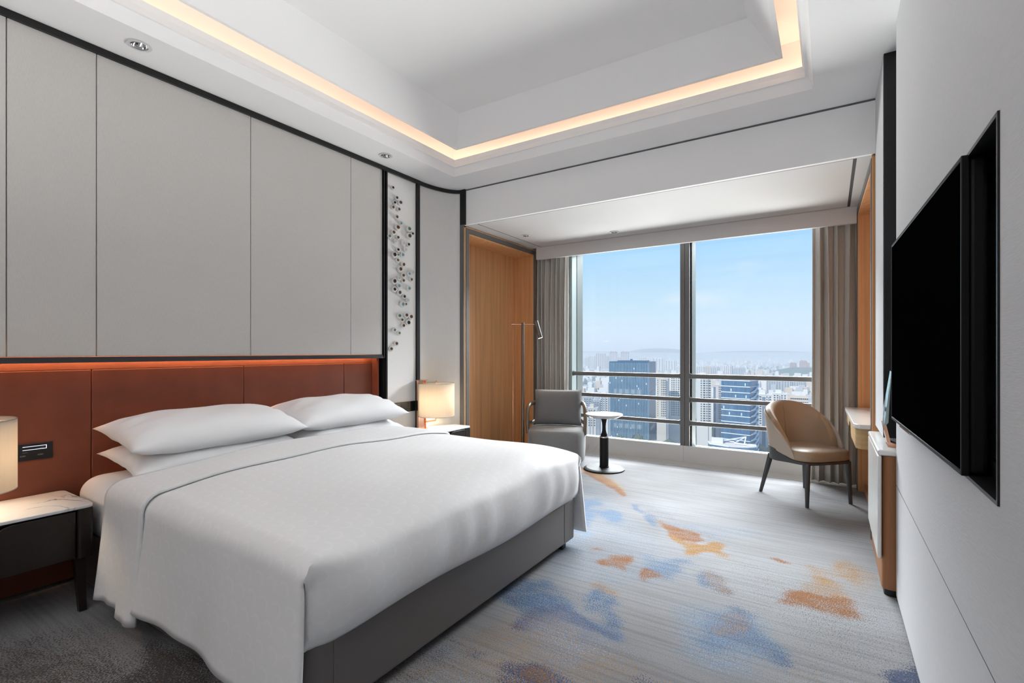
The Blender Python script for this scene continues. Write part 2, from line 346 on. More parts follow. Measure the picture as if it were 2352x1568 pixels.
# ---- carpet: pattern colours and one area of painted shade on a fine grid, broken up tuft by tuft in the material
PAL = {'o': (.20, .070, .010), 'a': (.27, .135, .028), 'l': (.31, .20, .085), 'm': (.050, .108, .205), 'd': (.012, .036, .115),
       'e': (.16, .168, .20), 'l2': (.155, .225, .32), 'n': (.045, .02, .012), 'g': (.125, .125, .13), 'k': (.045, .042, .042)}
POLYS=[
 ('o',0.95,0.02,[(-2.227,4.878),(-2.18,4.841),(-1.847,4.563),(-1.551,4.239),(-1.525,4.302),(-1.615,4.46),(-1.799,4.671),(-2.022,4.876),(-2.294,5.094),(-2.391,5.132)]),
 ('l',0.5,0.08,[(-2.294,5.094),(-2.024,4.941),(-1.615,4.53),(-1.537,4.311),(-1.835,4.647),(-2.144,4.931)]),
 ('m',0.75,0.03,[(-1.57,4.18),(-1.514,4.247),(-1.329,4.045),(-1.189,3.851),(-0.987,3.531),(-1.001,3.503),(-1.198,3.75),(-1.39,4.006)]),
 ('e',0.45,0.03,[(-1.497,4.257),(-1.387,4.222),(-1.1,3.995),(-0.824,3.801),(-0.619,3.652),(-0.727,3.621),(-0.979,3.67),(-1.157,3.836)]),
 ('o',0.92,0.03,[(-1.091,3.784),(-0.964,3.733),(-0.755,3.69),(-0.73,3.553),(-0.753,3.475),(-0.909,3.466)]),
 ('a',0.92,0.03,[(-0.961,3.548),(-0.756,3.491),(-0.617,3.562),(-0.633,3.422),(-0.672,3.348),(-0.782,3.261),(-0.885,3.408)]),
 ('a',0.6,0.03,[(-0.598,3.347),(-0.535,3.34),(-0.555,3.399),(-0.6,3.386)]),
 ('o',0.85,0.03,[(-1.18,2.88),(-1.138,2.992),(-1.054,3.038),(-1.016,2.904),(-0.985,2.786),(-1.059,2.82)]),
 ('o',0.85,0.03,[(-0.966,2.784),(-0.93,2.91),(-0.834,2.883),(-0.866,2.829),(-0.875,2.74),(-0.926,2.758)]),
 ('m',0.6,0.05,[(-0.987,3.105),(-0.745,3.198),(-0.713,2.974),(-0.79,2.871),(-0.914,2.927)]),
 ('o',0.8,0.02,[(-1.322,3.005),(-1.303,3.069),(-1.25,3.043)]),
 ('m',0.55,0.04,[(-0.657,3.01),(-0.589,3.122),(-0.454,2.857),(-0.532,2.876),(-0.616,2.895)]),
 ('a',0.45,0.04,[(-0.624,3.051),(-0.587,3.123),(-0.459,2.865),(-0.498,2.874)]),
 ('m',0.8,0.05,[(-1.86,3.948),(-1.731,4.076),(-1.592,3.973),(-1.721,3.779)]),
 ('m',0.85,0.05,[(-1.767,3.75),(-1.603,3.775),(-1.539,3.418),(-1.485,3.115),(-1.552,3.149)]),
 ('m',0.85,0.05,[(-1.577,3.766),(-1.53,3.875),(-1.333,3.82),(-1.336,3.604),(-1.423,3.56)]),
 ('l2',0.6,0.1,[(-1.529,2.649),(-1.546,3.104),(-1.478,3.246),(-1.397,2.932),(-1.438,2.707)]),
 ('m',0.8,0.05,[(-1.592,2.148),(-1.548,2.359),(-1.477,2.483),(-1.332,2.404),(-1.146,2.261),(-1.216,2.151),(-1.286,2.058),(-1.377,2.098)]),
 ('d',0.8,0.06,[(-1.27,1.955),(-1.276,2.041),(-1.222,2.183),(-1.178,2.162),(-1.208,2.03),(-1.241,1.947)]),
 ('d',0.7,0.04,[(-1.442,2.189),(-1.391,2.205),(-1.325,2.188),(-1.379,2.143)]),
 ('m',0.75,0.05,[(-1.104,2.451),(-1.084,2.564),(-0.946,2.507),(-0.843,2.366),(-0.751,2.163),(-0.701,2.103),(-0.843,2.136),(-1.018,2.184),(-0.947,2.229),(-1.026,2.349)]),
 ('a',0.6,0.04,[(-1.128,2.535),(-1.11,2.614),(-0.948,2.551),(-0.939,2.489),(-1.058,2.526)]),
 ('d',0.85,0.03,[(-1.119,2.199),(-1.014,2.2),(-0.856,2.169),(-0.709,2.112),(-0.716,2.092),(-0.883,2.13),(-1.018,2.161)]),
 ('d',0.75,0.03,[(-0.942,2.093),(-0.88,2.096),(-0.783,2.042),(-0.828,2.036)]),
 ('d',0.4,0.04,[(-0.69,1.886),(-0.649,1.975),(-0.482,1.93),(-0.586,1.835)]),
 ('m',0.75,0.06,[(-0.442,2.341),(-0.458,2.476),(-0.398,2.712),(-0.297,2.727),(-0.307,2.617),(-0.219,2.504),(-0.115,2.456),(-0.122,2.402),(-0.176,2.34),(-0.264,2.398),(-0.341,2.446),(-0.381,2.353)]),
 ('d',0.6,0.04,[(-0.384,2.489),(-0.328,2.559),(-0.184,2.449),(-0.162,2.373),(-0.256,2.403)]),
 ('a',0.38,0.04,[(-0.409,2.626),(-0.374,2.683),(-0.309,2.599),(-0.356,2.559),(-0.417,2.46)]),
 ('o',0.95,0.05,[(-0.273,2.848),(-0.188,3.05),(-0.134,3.114),(-0.01,3.12),(0.083,3.135),(0.069,3.027),(0.013,2.916),(-0.083,2.904),(-0.159,2.891)]),
 ('a',0.6,0.06,[(-0.166,3.585),(-0.098,3.598),(-0.043,3.445),(-0.031,3.333),(0.081,3.293),(0.097,3.166),(-0.01,3.131),(-0.12,3.14),(-0.069,3.321)]),
 ('a',0.6,0.08,[(-0.034,3.565),(0.101,3.681),(0.203,3.548),(0.211,3.426),(0.159,3.297),(0.062,3.361),(0.0,3.385)]),
 ('o',0.85,0.02,[(-0.329,3.504),(-0.277,3.522),(-0.197,3.467),(-0.248,3.449)]),
 ('d',0.95,0.04,[(0.213,2.459),(0.25,2.521),(0.3,2.559),(0.304,2.464),(0.218,2.394)]),
 ('d',0.95,0.04,[(-1.149,1.701),(-1.128,1.735),(-1.054,1.755),(-0.957,1.746),(-0.798,1.713),(-0.917,1.622),(-1.073,1.652)]),
 ('n',0.35,0.03,[(-1.061,1.718),(-0.999,1.731),(-0.919,1.693),(-1.025,1.64)]),
 ('d',0.9,0.04,[(-1.536,1.749),(-1.465,1.774),(-1.354,1.736),(-1.349,1.693),(-1.433,1.705)]),
 ('d',0.55,0.05,[(-1.39,1.713),(-1.271,1.714),(-1.227,1.75),(-1.262,1.656)]),
 ('m',0.45,0.08,[(-1.559,1.644),(-1.444,1.718),(-1.239,1.735),(-1.278,1.604),(-1.384,1.536)]),
 ('a',0.32,0.12,[(-1.478,1.959),(-1.29,2.104),(-1.08,2.167),(-0.788,2.099),(-0.523,1.962),(-1.041,1.543),(-1.46,1.391)]),
 ('l2',0.5,0.12,[(-1.258,2.053),(-1.088,2.185),(-0.671,2.1),(-0.928,1.863)]),
 ('a',0.35,0.05,[(-0.099,2.312),(0.038,2.45),(0.073,2.391),(-0.078,2.219)]),
 ('l2',0.55,0.1,[(-0.636,2.548),(-0.489,2.643),(-0.259,2.695),(-0.118,2.454),(-0.306,2.196),(-0.545,2.181)]),
 ('l2',0.35,0.1,[(-1.003,3.762),(-0.626,3.695),(-0.375,3.905),(-0.563,4.044)]),
 ('l2',0.35,0.12,[(-2.109,4.63),(-1.547,4.119),(-1.034,3.531),(-0.638,2.943),(-1.017,2.576),(-1.397,2.521)]),
 ('k',0.75,0.25,[(-3.48,0.295),(-2.895,0.785),(-1.991,1.026),(-1.491,0.902),(-2.207,0.187)]),  # dark carpet tone, deepened with painted shade beside the bed
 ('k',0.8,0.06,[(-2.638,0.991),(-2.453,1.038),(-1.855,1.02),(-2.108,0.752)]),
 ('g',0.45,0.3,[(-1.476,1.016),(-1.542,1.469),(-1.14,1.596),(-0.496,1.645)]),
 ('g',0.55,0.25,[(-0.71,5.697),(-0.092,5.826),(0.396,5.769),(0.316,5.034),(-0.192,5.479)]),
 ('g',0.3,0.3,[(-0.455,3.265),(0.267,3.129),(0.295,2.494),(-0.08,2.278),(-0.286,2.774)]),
]
def carpet():
    x0, x1, y0, y1, h = -3.66, .66, -2.0, 5.74, .018
    nx, ny = int((x1 - x0) / h), int((y1 - y0) / h)
    xs = np.linspace(x0, x1, nx + 1); ys = np.linspace(y0, y1, ny + 1)
    Xg, Yg = np.meshgrid(xs, ys)
    P = np.stack([Xg.ravel(), Yg.ravel()], 1)
    rs = np.random.RandomState(3)
    wob = np.zeros(len(P)); wob2 = np.zeros(len(P))
    for fq, am in ((9, .02), (21, .012), (45, .008)):
        for _ in range(3):
            a = rs.rand() * 6.28; ph = rs.rand() * 6.28
            wob += am * np.sin(fq * (np.cos(a) * P[:, 0] + np.sin(a) * P[:, 1]) + ph)
            a = rs.rand() * 6.28; wob2 += am * np.sin(fq * (np.cos(a) * P[:, 0] + np.sin(a) * P[:, 1]) + ph)
    layers = {}
    for L_ in 'AB': layers[L_] = (np.zeros((len(P), 4)), np.zeros(len(P)))
    # the broad wash: cool pale field by the window and across the middle, greyer towards the near corners
    for c, alpha, soft, poly in POLYS:
        Q = np.array(poly); n = len(Q)
        inside = np.zeros(len(P), bool); dist = np.full(len(P), 1e9)
        for i in range(n):
            a, b = Q[i], Q[(i + 1) % n]
            cond = (a[1] > P[:, 1]) != (b[1] > P[:, 1])
            with np.errstate(divide='ignore', invalid='ignore'):
                xi = (b[0] - a[0]) * (P[:, 1] - a[1]) / (b[1] - a[1]) + a[0]
            inside ^= cond & (P[:, 0] < xi)
            d = b - a; L = max((d ** 2).sum(), 1e-9)
            t = np.clip(((P - a) @ d) / L, 0, 1)
            dist = np.minimum(dist, np.hypot(*(P - a - t[:, None] * d).T))
        sd = np.where(inside, dist, -dist) + wob * (1 if soft > .025 else .3)
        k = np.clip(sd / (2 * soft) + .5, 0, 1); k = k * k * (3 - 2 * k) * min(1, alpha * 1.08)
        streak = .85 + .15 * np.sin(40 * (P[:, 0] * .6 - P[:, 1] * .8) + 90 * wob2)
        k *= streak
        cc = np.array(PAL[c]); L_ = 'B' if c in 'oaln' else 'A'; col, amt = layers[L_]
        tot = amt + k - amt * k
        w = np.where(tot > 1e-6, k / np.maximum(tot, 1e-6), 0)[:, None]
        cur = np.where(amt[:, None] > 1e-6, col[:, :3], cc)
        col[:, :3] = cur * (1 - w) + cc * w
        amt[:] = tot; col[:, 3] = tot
    idx = np.arange((nx + 1) * (ny + 1)).reshape(ny + 1, nx + 1)
    F = np.stack([idx[:-1, :-1], idx[:-1, 1:], idx[1:, 1:], idx[1:, :-1]], -1).reshape(-1, 4)
    me = bpy.data.meshes.new('floor')
    V = np.concatenate([P, np.zeros((len(P), 1))], 1)
    me.vertices.add(len(V)); me.vertices.foreach_set('co', V.ravel())
    me.loops.add(F.size); me.loops.foreach_set('vertex_index', F.ravel())
    me.polygons.add(len(F)); me.polygons.foreach_set('loop_start', np.arange(0, F.size, 4)); me.polygons.foreach_set('loop_total', np.full(len(F), 4))
    me.update(calc_edges=True)
    for L_, nm in (('A', 'cool_pattern'), ('B', 'warm_pattern')):
        at = me.color_attributes.new(nm, 'FLOAT_COLOR', 'POINT')
        at.data.foreach_set('color', layers[L_][0].ravel())
    m = bpy.data.materials.new('patterned_carpet'); m.use_nodes = True
    t = m.node_tree; b = t.nodes['Principled BSDF']; L = t.links.new
    b.inputs['Roughness'].default_value = .95; b.inputs['Specular IOR Level'].default_value = .1; b.inputs['Sheen Weight'].default_value = .15
    def N(ty, **k):
        q = t.nodes.new(ty)
        for a_, b_ in k.items(): setattr(q, a_, b_)
        return q
    g = N('ShaderNodeNewGeometry')
    def noise(sc, st, rot=0, det=2):
        mpn = N('ShaderNodeMapping'); mpn.inputs['Scale'].default_value = st; mpn.inputs['Rotation'].default_value = (0, 0, rot)
        q = N('ShaderNodeTexNoise'); q.inputs['Scale'].default_value = sc; q.inputs['Detail'].default_value = det
        L(g.outputs['Position'], mpn.inputs[0]); L(mpn.outputs[0], q.inputs['Vector']); return q
    def dither(attr, sc, rot):
        ac = N('ShaderNodeAttribute', attribute_name=attr)
        tuft = noise(1, sc, rot, 1)
        th = N('ShaderNodeMapRange'); th.inputs['From Min'].default_value = .33; th.inputs['From Max'].default_value = .67; th.inputs['To Min'].default_value = .04
        L(tuft.outputs[0], th.inputs['Value'])
        sub = N('ShaderNodeMath', operation='SUBTRACT'); L(ac.outputs['Alpha'], sub.inputs[0]); L(th.outputs[0], sub.inputs[1])
        ss = N('ShaderNodeMapRange'); ss.inputs['From Min'].default_value = -.14; ss.inputs['From Max'].default_value = .14; L(sub.outputs[0], ss.inputs['Value'])
        vr = noise(1, (150, 190, 1), rot + 1, 1)
        vm = N('ShaderNodeMapRange'); vm.inputs['From Min'].default_value = .3; vm.inputs['From Max'].default_value = .7; vm.inputs['To Min'].default_value = .5; vm.inputs['To Max'].default_value = 1.5
        L(vr.outputs[0], vm.inputs['Value'])
        cm = N('ShaderNodeMix', data_type='RGBA', blend_type='MULTIPLY'); cm.inputs['Factor'].default_value = 1
        L(ac.outputs['Color'], cm.inputs['A']); L(vm.outputs[0], cm.inputs['B'])
        return ss.outputs[0], cm.outputs['Result']
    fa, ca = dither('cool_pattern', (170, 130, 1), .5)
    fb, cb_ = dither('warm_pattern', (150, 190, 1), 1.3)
    base = N('ShaderNodeMix', data_type='RGBA')
    base.inputs['A'].default_value = (.165, .164, .172, 1); base.inputs['B'].default_value = (.262, .27, .288, 1)
    big = noise(1, (.55, .9, 1), .4, 3)
    bm = N('ShaderNodeMapRange'); bm.inputs['From Min'].default_value = .35; bm.inputs['From Max'].default_value = .62
    L(big.outputs[0], bm.inputs['Value']); L(bm.outputs[0], base.inputs['Factor'])
    # woven streak lines
    wv = noise(1, (1.6, 46, 1), -.30, 3)
    wr = N('ShaderNodeMapRange'); wr.inputs['From Min'].default_value = .32; wr.inputs['From Max'].default_value = .56; wr.inputs['To Min'].default_value = .80; wr.inputs['To Max'].default_value = 1.03
    L(wv.outputs[0], wr.inputs['Value'])
    pile = noise(1, (260, 190, 1), 1.1)
    pr = N('ShaderNodeMapRange'); pr.inputs['From Min'].default_value = .25; pr.inputs['From Max'].default_value = .75; pr.inputs['To Min'].default_value = .78; pr.inputs['To Max'].default_value = 1.2
    L(pile.outputs[0], pr.inputs['Value'])
    mu = N('ShaderNodeMath', operation='MULTIPLY'); L(wr.outputs[0], mu.inputs[0]); L(pr.outputs[0], mu.inputs[1])
    mixa = N('ShaderNodeMix', data_type='RGBA'); L(fa, mixa.inputs['Factor']); L(base.outputs['Result'], mixa.inputs['A']); L(ca, mixa.inputs['B'])
    mixp = N('ShaderNodeMix', data_type='RGBA'); L(fb, mixp.inputs['Factor']); L(mixa.outputs['Result'], mixp.inputs['A']); L(cb_, mixp.inputs['B'])
    fin = N('ShaderNodeMix', data_type='RGBA', blend_type='MULTIPLY'); fin.inputs['Factor'].default_value = 1
    L(mixp.outputs['Result'], fin.inputs['A']); L(mu.outputs[0], fin.inputs['B']); L(fin.outputs['Result'], b.inputs['Base Color'])
    bp = N('ShaderNodeBump'); bp.inputs['Strength'].default_value = .5; bp.inputs['Distance'].default_value = .004
    L(pile.outputs[0], bp.inputs['Height']); L(bp.outputs[0], b.inputs['Normal'])
    me.materials.append(m)
    o = bpy.data.objects.new('floor', me); COL.objects.link(o); o['kind'] = 'structure'
    return o
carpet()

# ---- outer shell (keeps the daylight where the window is)
sh = MB().box(-4.0, .9, -2.4, 6.5, 3.52, 3.6).box(-4.0, -3.68, -2.4, 6.5, -.1, 3.52).box(.66, .9, -2.4, 6.5, -.1, 3.52)
sh.box(-4, .9, -2.4, -2.2, -.1, 3.52).box(-4, .9, -2.4, 6.6, -.2, -.1)
struct('wall_outer', sh, WHITE)
struct('wall_back', B(-3.68, .66, -2.2, -2.0, -.1, 3.52), WHITE)
struct('floor_slab', B(-3.68, .66, -2.0, 6.5, -.1, -.012), GREYM)

# ---- ceiling with raised tray and lit cove
def rect_loops(loops, ctr=(-3.132, -.089, .2, 3.81)):
    mb = MB(); vs = []
    for d, z in loops:
        if isinstance(d, tuple): x0, x1, y0, y1 = d
        else: x0, x1, y0, y1 = ctr[0] + d, ctr[1] - d, ctr[2] + d, ctr[3] - d
        vs += [(x0, y0, z), (x1, y0, z), (x1, y1, z), (x0, y1, z)]
    fs = []
    for k in range(len(loops) - 1):
        for i in range(4):
            j = (i + 1) % 4
            fs.append((k * 4 + i, (k + 1) * 4 + i, (k + 1) * 4 + j, k * 4 + j))
    return mb.add(vs, fs)
ceil = rect_loops([((-3.66, .66, -2.0, 4.18), ZC + .10), ((-3.66, .66, -2.0, 4.18), ZC), (0, ZC), (.030, 3.105), (.036, 3.108), (.06, 3.165), (.05, 3.168), (.045, 3.10), (-.05, 3.10), (-.06, 3.12), (-.06, 3.41), (-.02, 3.43), (.35, 3.45)])
DL = ((-3.282, 1.212, .042), (-3.296, 3.069, .042)); DL2 = ((-2.985, 4.949, .036), (-2.054, 5.347, .036))
from mathutils.geometry import tessellate_polygon
def holed(outer, holes, z):
    loops = [[Vector((*p, z)) for p in lp] for lp in [outer] + holes]
    flat = [v for lp in loops for v in lp]
    return flat, [tuple(t) for t in tessellate_polygon(loops)]
def circ(x, y, r, n=28): return [(x + r * math.cos(2 * PI * i / n), y + r * math.sin(2 * PI * i / n)) for i in range(n)]
ceil.f = [f for k, f in enumerate(ceil.f) if not 4 <= k < 8]
ceil.add(*holed([(-3.66, -2.0), (.66, -2.0), (.66, 4.18), (-3.66, 4.18)], [[(-3.132, .2), (-.089, .2), (-.089, 3.81), (-3.132, 3.81)]] + [circ(*q) for q in DL], ZC))
struct('ceiling', ceil, WHITE)
tray = rect_loops([(.33, 3.44), (.165, 3.20), (.19, 3.20), (.35, 3.425)])
n = len(tray.v); tray.f.append((n - 4, n - 3, n - 2, n - 1))
struct('ceiling_tray', tray, WHITE)
cv = thing('cove_light', 'warm light strip hidden in the cove around the raised ceiling tray', 'light', (-1.61, 2.0, 3.10))
for a in ((-3.13, -.09, .205, .225), (-3.13, -.09, 3.785, 3.805), (-3.125, -3.105, .26, 3.75), (-.115, -.095, .26, 3.75)):
    build('light_strip', B(*a, 3.104, 3.116), WARM, cv)

# beam and lower ceiling over the window bay
struct('ceiling_beam', MB().box(-3.30, .30, 4.18, 4.206, 2.654, 3.016).box(-3.66, .66, 4.20, 4.4, 3.016, 3.12), WHITE)
struct('trim_1', B(-3.30, .30, 4.184, 4.20, 3.016, 3.03), GAPG)
lc = MB()
sx0, sx1, sy0, sy1 = -3.155, .163, 4.222, 5.60
lc.box(-3.30, .30, 4.34, 4.36, 2.70, 2.72)
for b_ in ((-3.30, .30, 4.206, sy0, 2.654, 2.69), (-3.30, .27, sy1, 5.63, 2.654, 2.69), (-3.30, sx0, sy0, sy1, 2.654, 2.69), (sx1, .27, sy0, sy1, 2.654, 2.69)): lc.box(*b_)
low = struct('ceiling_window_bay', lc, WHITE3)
ap = (sx0 + .012, sx1 - .022, sy0 + .009, sy1 - .014)
apm = MB().add(*holed([(ap[0], ap[2]), (ap[1], ap[2]), (ap[1], ap[3]), (ap[0], ap[3])], [circ(*q) for q in DL2], 2.655))
apm.add([(ap[0], ap[2], 2.655), (ap[1], ap[2], 2.655), (ap[1], ap[3], 2.655), (ap[0], ap[3], 2.655), (ap[0], ap[2], 2.69), (ap[1], ap[2], 2.69), (ap[1], ap[3], 2.69), (ap[0], ap[3], 2.69)], [(0, 1, 5, 4), (1, 2, 6, 5), (2, 3, 7, 6), (3, 0, 4, 7)])
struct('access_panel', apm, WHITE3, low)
struct('shadow_gap', MB().box(-3.30, .30, 4.34, 5.68, 2.700, 2.74).box(sx0, sx1, sy0, ap[2], 2.6565, 2.69).box(sx0, sx1, ap[3], sy1, 2.6565, 2.69).box(sx0, ap[0], ap[2], ap[3], 2.6565, 2.69).box(ap[1], sx1, ap[2], ap[3], 2.6565, 2.69), GROOVE, low)
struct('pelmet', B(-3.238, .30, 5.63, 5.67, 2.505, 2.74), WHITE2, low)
struct('curtain_pocket', B(-3.66, .66, 5.67, 6.5, 2.74, 2.80), WHITE, low)

# ---- headboard wall
wl = struct('wall_left', MB().box(-3.68, -3.665, -2.0, 5.9, -.1, 3.52).box(-3.665, -3.55, -2.0, 3.23, 1.42, 3.0).box(-3.665, -3.51, -2.0, -.6, 0, 3.0), WHITE)
ed = [-.6, .723, 1.089, 1.98, 2.866, 3.226]
for a, b_ in zip(ed, ed[1:]):
    build('fabric_panel', B(-3.55, XL, a + .002, b_ - .002, 1.272, 2.996), FAB, wl, bevel=.003)
build('bottom_trim', MB().box(-3.555, -3.505, -.6, 3.23, 1.238, 1.270).box(-3.504, -3.498, -.6, 3.228, 1.240, 1.252), DARK, wl)
build('art_backing_panel', B(-3.60, XL, 3.284, 3.668, 0, 2.996), FAB_ART, wl, bevel=.003)
struct('trim_2', MB().box(-3.60, -3.497, 3.234, 3.246, 1.24, 3.0).box(-3.60, -3.52, 3.246, 3.264, 0, 3.0).box(-3.60, -3.497, 3.264, 3.280, 0, 3.0), BLACK)
struct('trim_3', B(-3.60, -3.492, 3.670, 3.712, 0, 3.0), BLACK)
# curved corner panel
NC = 22
def cpt(t, off=0):
    a = t * PI / 2
    x = -3.51 + .205 * (1 - math.cos(a)) ** 1.0; y = 3.713 + .462 * math.sin(a)
    nx_, ny_ = math.cos(a) * 1.0, -math.sin(a) * .45; l = math.hypot(nx_, ny_)
    return x + nx_ / l * off, y + ny_ / l * off
pf = [cpt(i / NC) for i in range(NC + 1)]; pb = [cpt(i / NC, -.03) for i in range(NC + 1)]
build('curved_panel', MB().prism(pf + pb[::-1], 0, 2.992), FAB_CURVE, wl, smooth=True)
po = [cpt(i / NC, .018) for i in range(NC + 1)]
tt = MB().prism([(-3.56, -.6), (-3.488, -.6), (-3.488, 3.72), (-3.56, 3.72)], 2.992, 3.028)
tt.prism(po + pb[::-1], 2.992, 3.028)
struct('trim_4', tt, BLACK)
struct('trim_5', B(-3.335, -3.268, 4.158, 4.182, 2.654, 3.03), BLACK)
struct('trim_6', MB().box(-3.335, -3.285, 4.156, 4.166, 0, 2.654).box(-3.335, -3.305, 4.168, 4.176, 0, 2.654), GREYM)

hb = thing('headboard', 'long russet leather headboard panelled along the wall behind the bed', 'headboard', (-3.62, 1.98, 0))
build('backing', B(-3.663, -3.632, -.6, 3.2, .02, 1.40), LEATHER, hb)
he = [-.58, .207, 1.093, 1.979, 2.864, 3.182]
for a, b_ in zip(he, he[1:]):
    build('leather_panel', B(-3.632, -3.60, a + .001, b_ - .001, .02, 1.196), LEATHER, hb, bevel=.006, seg=3)
build('top_rail', MB().prism([(-3.632, 1.198), (-3.602, 1.198), (-3.625, 1.275), (-3.632, 1.275)], -.58, 3.19, 'y').add([], []), LEATHER, hb)
build('side_return', MB().prism([(-3.60, 3.183), (-3.535, 3.198), (-3.535, 3.206), (-3.632, 3.206), (-3.632, 3.183)], .02, 1.28), LEATHER, hb)
build('light_strip', B(-3.585, -3.570, -.5, 3.17, 1.30, 1.312), AMBER, hb)

# ---- art: ceramic cups scattered up the narrow panel
CUPS= [(3.343,2.855,0.0216,'k'),(3.395,2.774,0.023,'k'),(3.372,2.722,0.0217,'k'),(3.442,2.735,0.0278,'s'),(3.348,2.673,0.0239,'b'),(3.417,2.67,0.0242,'s'),(3.388,2.588,0.0258,'b'),(3.452,2.543,0.0221,'t'),(3.402,2.487,0.0316,'b'),(3.553,2.505,0.0307,'g'),(3.606,2.472,0.0227,'k'),(3.352,2.43,0.0274,'b'),(3.558,2.438,0.0325,'s'),(3.302,2.388,0.0237,'g'),(3.411,2.398,0.0231,'b'),(3.372,2.354,0.024,'w'),(3.476,2.351,0.028,'w'),(3.547,2.354,0.0248,'k'),(3.414,2.279,0.0231,'k'),(3.509,2.297,0.0246,'w'),(3.354,2.22,0.0331,'k'),(3.41,2.231,0.0207,'g'),(3.468,2.241,0.0268,'t'),(3.403,2.174,0.0242,'b'),(3.476,2.15,0.028,'b'),(3.433,2.094,0.0315,'b'),(3.48,2.04,0.0256,'b'),(3.558,2.064,0.0247,'t'),(3.607,2.087,0.0249,'p'),(3.425,2.005,0.0242,'p'),(3.352,1.973,0.0328,'k'),(3.48,1.989,0.0244,'b'),(3.586,2.017,0.0236,'b'),(3.42,1.93,0.0272,'t'),(3.554,1.922,0.0278,'t'),(3.361,1.889,0.0281,'k'),(3.42,1.869,0.0302,'s'),(3.49,1.836,0.0257,'k'),(3.539,1.803,0.0234,'p'),(3.463,1.763,0.0316,'t'),(3.52,1.765,0.0184,'b'),(3.43,1.642,0.0272,'g'),(3.519,1.654,0.0289,'b'),(3.583,1.641,0.0298,'b'),(3.467,1.607,0.0219,'b'),(3.547,1.586,0.0308,'k'),(3.481,1.552,0.0256,'b'),(3.36,1.508,0.0239,'g'),(3.43,1.479,0.0212,'g'),(3.389,1.376,0.0252,'b'),(3.324,1.324,0.0249,'b')]
art = thing('wall_sculpture', 'column of small round white ceramic cups scattered up the narrow wall panel', 'wall art', (XL, 3.45, 2.0))
CUPM = {}
def cup_meshes(c):
    if c not in CUPM:
        b_ = build('ceramic_cup', MB().lathe([(.60, 0), (.88, .25), (1.0, .62), (.96, 1.0), (.80, 1.30), (.60, 1.36), (.54, 1.30), (.50, 1.05)], 20, axis='x'), CERAMIC, art, world=False, smooth=True)
        l_ = build('inner_lining', MB().lathe([(.55, 1.30), (.55, 1.16), (.40, .85), (.02, .75)], 16, axis='x'), LINING[c], b_, world=False, smooth=True)
        CUPM[c] = (b_.data, l_.data); return b_, l_
    b_ = bpy.data.objects.new('ceramic_cup', CUPM[c][0]); COL.objects.link(b_); b_.parent = art
    l_ = bpy.data.objects.new('inner_lining', CUPM[c][1]); COL.objects.link(l_); l_.parent = b_
    return b_, l_
for y, z, r, c in CUPS:
    b_, l_ = cup_meshes(c)
    b_.location = (0, y - 3.45, z - 2.0); b_.scale = (r * .95, r, r)
    b_.rotation_euler = (R.uniform(-.1, .1), R.uniform(-.12, .12), R.uniform(-.35, -.1))

# ---- oak niches either side of the window bay
def niche(name, label, loc, rz, flip, L, rim, near_face):
    """local frame: y runs along the wall towards the window, x goes into the wall"""
    t = thing(name, label, 'niche', loc, rz)
    s = -1 if flip else 1
    def bb(x0, x1, y0, y1, z0, z1): return (min(s * x0, s * x1), max(s * x0, s * x1), y0, y1, z0, z1)
    H = 2.65; D = .30
    o = MB()
    for q in (bb(0, .05, 0, .024, 0, H), bb(0, .05, L - .02, L, 0, H), bb(0, .05, 0, L, H - .014, H)): o.box(*q)
    build('outer_rim', o, WOOD, t, world=False)
    fr = MB()
    for q in (bb(-.004, .045, .027, .078, 0, H - .016), bb(-.004, .045, L - .062, L - .012, 0, H - .016), bb(-.004, .045, .078, L - .062, H - .064, H - .016)): fr.box(*q)
    build('metal_frame', fr, GREYM if not flip else GREYM, t, world=False)
    ir = MB()
    for q in (bb(.004, .03, .079, .092, 0, H - .065), bb(.004, .03, L - .085, L - .063, 0, H - .065), bb(.004, .03, .092, L - .085, H - .084, H - .065)): ir.box(*q)
    build('inner_rim', ir, WOOD, t, world=False, bevel=.002)
    build('back_panel', B(*bb(D, D + .02, .03, L - .02, 0, H)), WOOD, t, world=False)
    build('side_panel', B(*bb(.03, D, .03, .09, 0, H - .07)), WOOD, t, world=False)
    build('side_panel', B(*bb(.03, D, L - .084, L - .02, 0, H - .07)), WOOD, t, world=False)
    build('top_panel', B(*bb(.03, D, .03, L - .02, H - .083, H)), WOOD, t, world=False)
    build('plinth', B(*bb(.05, D, .09, L - .084, 0, .07)), WOOD2, t, world=False)
    return t
niche('oak_niche', 'oak lined niche with dark metal frame beside the floor lamp', (-3.30, 4.192, 0), 0, True, 1.545, .024, False)
nr = niche('oak_niche', 'oak lined niche holding the white topped desk', (.246, 4.186, 0), .019, False, 1.50, .024, True)

# ---- right hand wall: television panel, black reveal, grey pier
wr_ = MB()
XR = .295
wr_.box(XR, .44, -2.0, 3.27, .022, .596)
wr_.box(XR + .006, .44, -2.0, 3.27, .596, .603)
ty0, ty1, tz0, tz1 = 1.396, 2.98, .98, 1.797
wr_.box(XR, .44, -2.0, 3.27, .603, tz0).box(XR, .44, -2.0, 3.27, tz1, ZC).box(XR, .44, -2.0, ty0, tz0, tz1).box(XR, .44, ty1, 3.27, tz0, tz1)
wrt = struct('wall_right', wr_, FAB_TV)
build('joint_trim', B(XR + .001, XR + .007, -2.0, 3.268, .5955, .6035), DARK, wrt)
struct('baseboard_right', B(XR + .004, .44, -2.0, 3.27, 0, .022), DARK)
struct('wall_pier', MB().box(.264, .62, 3.605, 4.18, .80, ZC).box(.30, .62, 4.06, 4.18, 0, .80), FAB_TV)
struct('trim_7', MB().box(.266, .62, 3.585, 3.604, .80, ZC).box(.60, .66, 3.27, 3.6, 0, ZC), BLACK)

